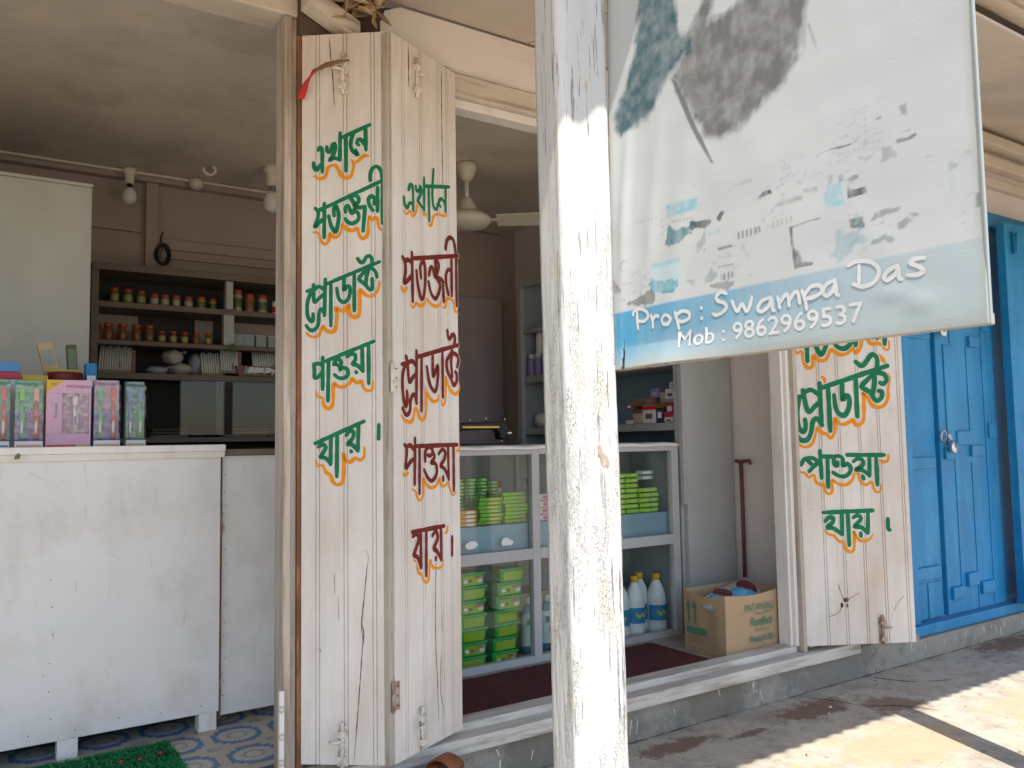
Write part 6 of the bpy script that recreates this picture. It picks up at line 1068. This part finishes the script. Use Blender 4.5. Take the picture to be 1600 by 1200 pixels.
text_into(b, 'Fortified', .045, 'card_green', fpf, .14, .112, .001, .12); text_into(b, 'Refined', .016, 'card_green', fpf, .165, .09, 0, .08); text_into(b, 'Mustard Oil', .034, 'card_green', fpf, .132, .05, .0008, .135)
b.build('carton_print', bx); b = MB()
for u in (.03, .065):
    b.add([lpf(u-.004, .115, .001), lpf(u+.004, .115, .001), lpf(u+.004, .18, .001), lpf(u-.004, .18, .001)], [(0, 1, 2, 3)], 'card_green'); b.add([lpf(u-.012, .178, .0012), lpf(u+.012, .178, .0012), lpf(u, .212, .0012)], [(0, 1, 2)], 'card_green')
b.add([lpf(.02, .075, .001), lpf(.125, .075, .001), lpf(.125, .1, .001), lpf(.02, .1, .001)], [(0, 1, 2, 3)], 'card_green')
for i, z in enumerate(np.linspace(.03, .19, 17)):
    b.add([lpf(.135, z, .001), lpf(.135+.06*(.6+.4*random.random()), z, .001), lpf(.135+.06*(.6+.4*random.random()), z+.0022, .001), lpf(.135, z+.0022, .001)], [(0, 1, 2, 3)], 'card_grey')
for z in (.02, .045, .055, .06): b.add([lpf(.02, z, .001), lpf(.11, z, .001), lpf(.11, z+.002, .001), lpf(.02, z+.002, .001)], [(0, 1, 2, 3)], 'card_grey')
b.build('carton_print', bx)
def packet(x, y, z, s, m1, m2, label, rz, tilt):
    t = thing('snack_packet', label, 'packet', (x, y, z), rz, 'packets heaped in the cardboard box'); t.rotation_euler = (tilt, -.15, rz); b = MB(); n = 10; vs = []; fs = []
    for j in range(n+1):
        for i in range(n+1):
            u, v = i/n-.5, j/n-.5; e = (1-(2*u)**2)*(1-(2*v)**2); vs.append((u*s*1.5, v*s, .03*e+.006*mnoise.noise((u*9+x*30, v*9, 3))))
    k = len(vs); vs += [(p[0], p[1], -p[2]*.6-.001) for p in vs]
    for j in range(n):
        for i in range(n): a = j*(n+1)+i; fs.append((a, a+1, a+n+2, a+n+1)); fs.append((k+a, k+a+n+1, k+a+n+2, k+a+1))
    b.add(vs, fs, m1, True); b.build('pouch', t)
    b = MB(); b.lathe([(s*.34, .0), (s*.3, .006), (0, .009)], (0.0, 0, .026), m2, 16); b.build('printed_disc', t)
packet(2.58, 2.38, .185, .12, 'box_white', 'packet_maroon', 'white packet with a maroon disc, left in the cardboard box', .2, .25); packet(2.66, 2.36, .185, .11, 'packet_sky', 'packet_sky', 'sky blue packet in the middle of the cardboard box', -.3, .35); packet(2.74, 2.4, .195, .13, 'bag_white', 'packet_maroon', 'white packet with a bigger maroon disc, right in the cardboard box', .1, .5); packet(2.53, 2.36, .175, .1, 'tin_grey', 'packet_sky', 'greyish packet at the left rim of the cardboard box', .6, .2)
bag(2.63, 2.38, -.012, .14, .09, .085, 'bulging pale sack under the packets in the cardboard box', 'bag_white', 'sack', None)

# mats
t = thing('door_mat', 'maroon ribbed door mat on the floor in front of the display case', 'mat', (1.75, 2.45, -.02)); b = MB(); nx, ny = 120, 40; vs = []; fs = []
for j in range(ny+1):
    for i in range(nx+1):
        x = -.6+1.27*i/nx; y = -.175+.36*j/ny; vs.append((x, y, .008+.0025*mnoise.noise((x*120, y*120, 0))))
for j in range(ny):
    for i in range(nx): a = j*(nx+1)+i; fs.append((a, a+1, a+nx+2, a+nx+1))
b.add(vs, fs, 'maroon_mat'); b.build('pile', t)
gm = thing('grass_mat', 'green artificial grass mat with small red flecks on the patterned floor', 'mat', (.25, 2.43, -.016)); b = MB()
b.box(-.3, .25, -.2, .165, 0, .006, 'green_mat'); b.build('backing', gm)
b = MB(); vs = []; fs = []
for i in range(15000):
    x, y = random.uniform(-.2, .25), random.uniform(-.16, .165); a = random.uniform(0, 6.28); h = random.uniform(.008, .017); r_ = .0017; k = len(vs)
    lx, ly = random.uniform(-.008, .008), random.uniform(-.008, .008)
    vs += [(x-r_*math.cos(a), y-r_*math.sin(a), .005), (x+r_*math.cos(a), y+r_*math.sin(a), .005), (x+lx+r_*math.cos(a), y+ly+r_*math.sin(a), h), (x+lx-r_*math.cos(a), y+ly-r_*math.sin(a), h)]; fs.append((k, k+1, k+2, k+3))
b.add(vs, fs, 'green_mat'); b.build('turf', gm)
b = MB()
for (x, y) in ((.21, .06), (.155, .045), (.11, .05)): b.lathe([(.006, .014), (.007, .018), (0, .021)], (x, y, 0), 'tub_red', 8)
b.build('red_fleck', gm)
# sandal on the doorstep
sd = thing('sandal', 'worn brown leather sandal lying under the folded shutter', 'sandal', (1.07, 2.035, -.061), R(28))
def sole(sx, sy): return [(sx*x, sy*y) for x, y in ((-.11, -.02), (-.08, -.032), (0, -.03), (.07, -.042), (.105, -.03), (.118, 0), (.105, .03), (.07, .04), (0, .03), (-.08, .032), (-.11, .02))]
b = MB(); b.prism(sole(1, 1), 0, .012, 'sole', 'z'); b.build('sole', sd, bevel=.002)
b = MB(); b.prism(sole(.95, .93), .0125, .018, 'leather', 'z'); b.build('insole', sd)
for (x0, wv, hh) in ((.05, .03, .032),):
    b = MB(); n = 10; vs = []; fs = []
    for i in range(n+1):
        a = math.pi*i/n; vs += [(x0-wv, .042*math.cos(a), .008+hh*math.sin(a)), (x0+wv, .042*math.cos(a), .008+hh*math.sin(a))]
    for i in range(n): fs.append((2*i, 2*i+1, 2*i+3, 2*i+2))
    b.add(vs, fs, 'leather', True); o = b.build('strap', sd); md = o.modifiers.new('t', 'SOLIDIFY'); md.thickness = .004
# twine with red strip on the shutter bolt
tw = thing('tied_cord', 'frayed brown cord with a red cloth strip tied to the upper shutter bolt', 'cord', (.82, 2.1, 1.87))
b = MB(); b.tube([(.028, -.025, .03), (.0, -.02, .022), (-.03, -.0, .012), (-.055, .03, .0)], [.0022, .0045, .007, .003], 'twine', 8)
for i in range(26):
    a = random.random(); p = (-.055+.083*a, .03-.05*a, .03*a); b.tube([p, (p[0]+random.uniform(-.01, .01), p[1]-.004, p[2]+random.uniform(-.01, .008))], .0006, 'twine', 4)
b.build('cord', tw)
b = MB(); vs = []; fs = []
for i in range(13):
    s = i/12; c = (-.045-.035*s, .02+.045*s, .006-.065*s*s-.012*s); w_ = .003+.006*s+.002*math.sin(s*9); vs += [(c[0]-w_, c[1], c[2]+.003*math.sin(i)), (c[0]+w_, c[1]-.004, c[2])]
for i in range(12): fs.append((2*i, 2*i+2, 2*i+3, 2*i+1))
b.add(vs, fs, 'red_cloth', True); o = b.build('red_strip', tw); md = o.modifiers.new('t', 'SOLIDIFY'); md.thickness = .0015
# dried leaves tied over the door post
dlv = thing('dried_leaf_bunch', 'bunch of curled dry leaves stuck above the shutters at the top of the door post', 'dried leaves', (.885, 2.1, 2.06))
def dry_leaf(base, d, L_, w_, roll):
    d = Vector(d).normalized(); side = d.cross(Vector((.2, -1, .3))).normalized(); up = side.cross(d); side = side*math.cos(roll)+up*math.sin(roll); up = side.cross(d)
    n = 8; vs = []; fs = []
    for i in range(n+1):
        s = i/n; c = Vector(base)+d*L_*s+up*(.25*L_*s*s*math.sin(roll*3)); w = w_*math.sin(math.pi*min(1, s*.94+.05))
        for k in (-1, -.4, 0, .4, 1): vs.append(c+side*w*k+up*w*.55*k*k)
    for i in range(n):
        for k in range(4): fs.append((i*5+k, i*5+k+1, i*5+6+k, i*5+5+k))
    b = MB(); b.add(vs, fs, 'dry_leaf', True); o = b.build('leaf', dlv); md = o.modifiers.new('t', 'SOLIDIFY'); md.thickness = .0012
random.seed(4)
for i in range(26):
    dry_leaf((random.uniform(-.055, .075), random.uniform(-.03, .04), random.uniform(0, .10)), (random.uniform(-1, 1), random.uniform(-.8, .2), random.uniform(-.9, .7)), random.uniform(.06, .11), random.uniform(.012, .025), random.uniform(0, 6))
b = MB(); b.tube([(-.1, .04, .12), (-.02, .03, .06), (.06, .03, .05), (.12, .05, .1)], .004, 'twine', 6); b.tube([(0, .04, .14), (.02, .0, .03)], .006, 'twine', 6); b.build('stem', dlv)
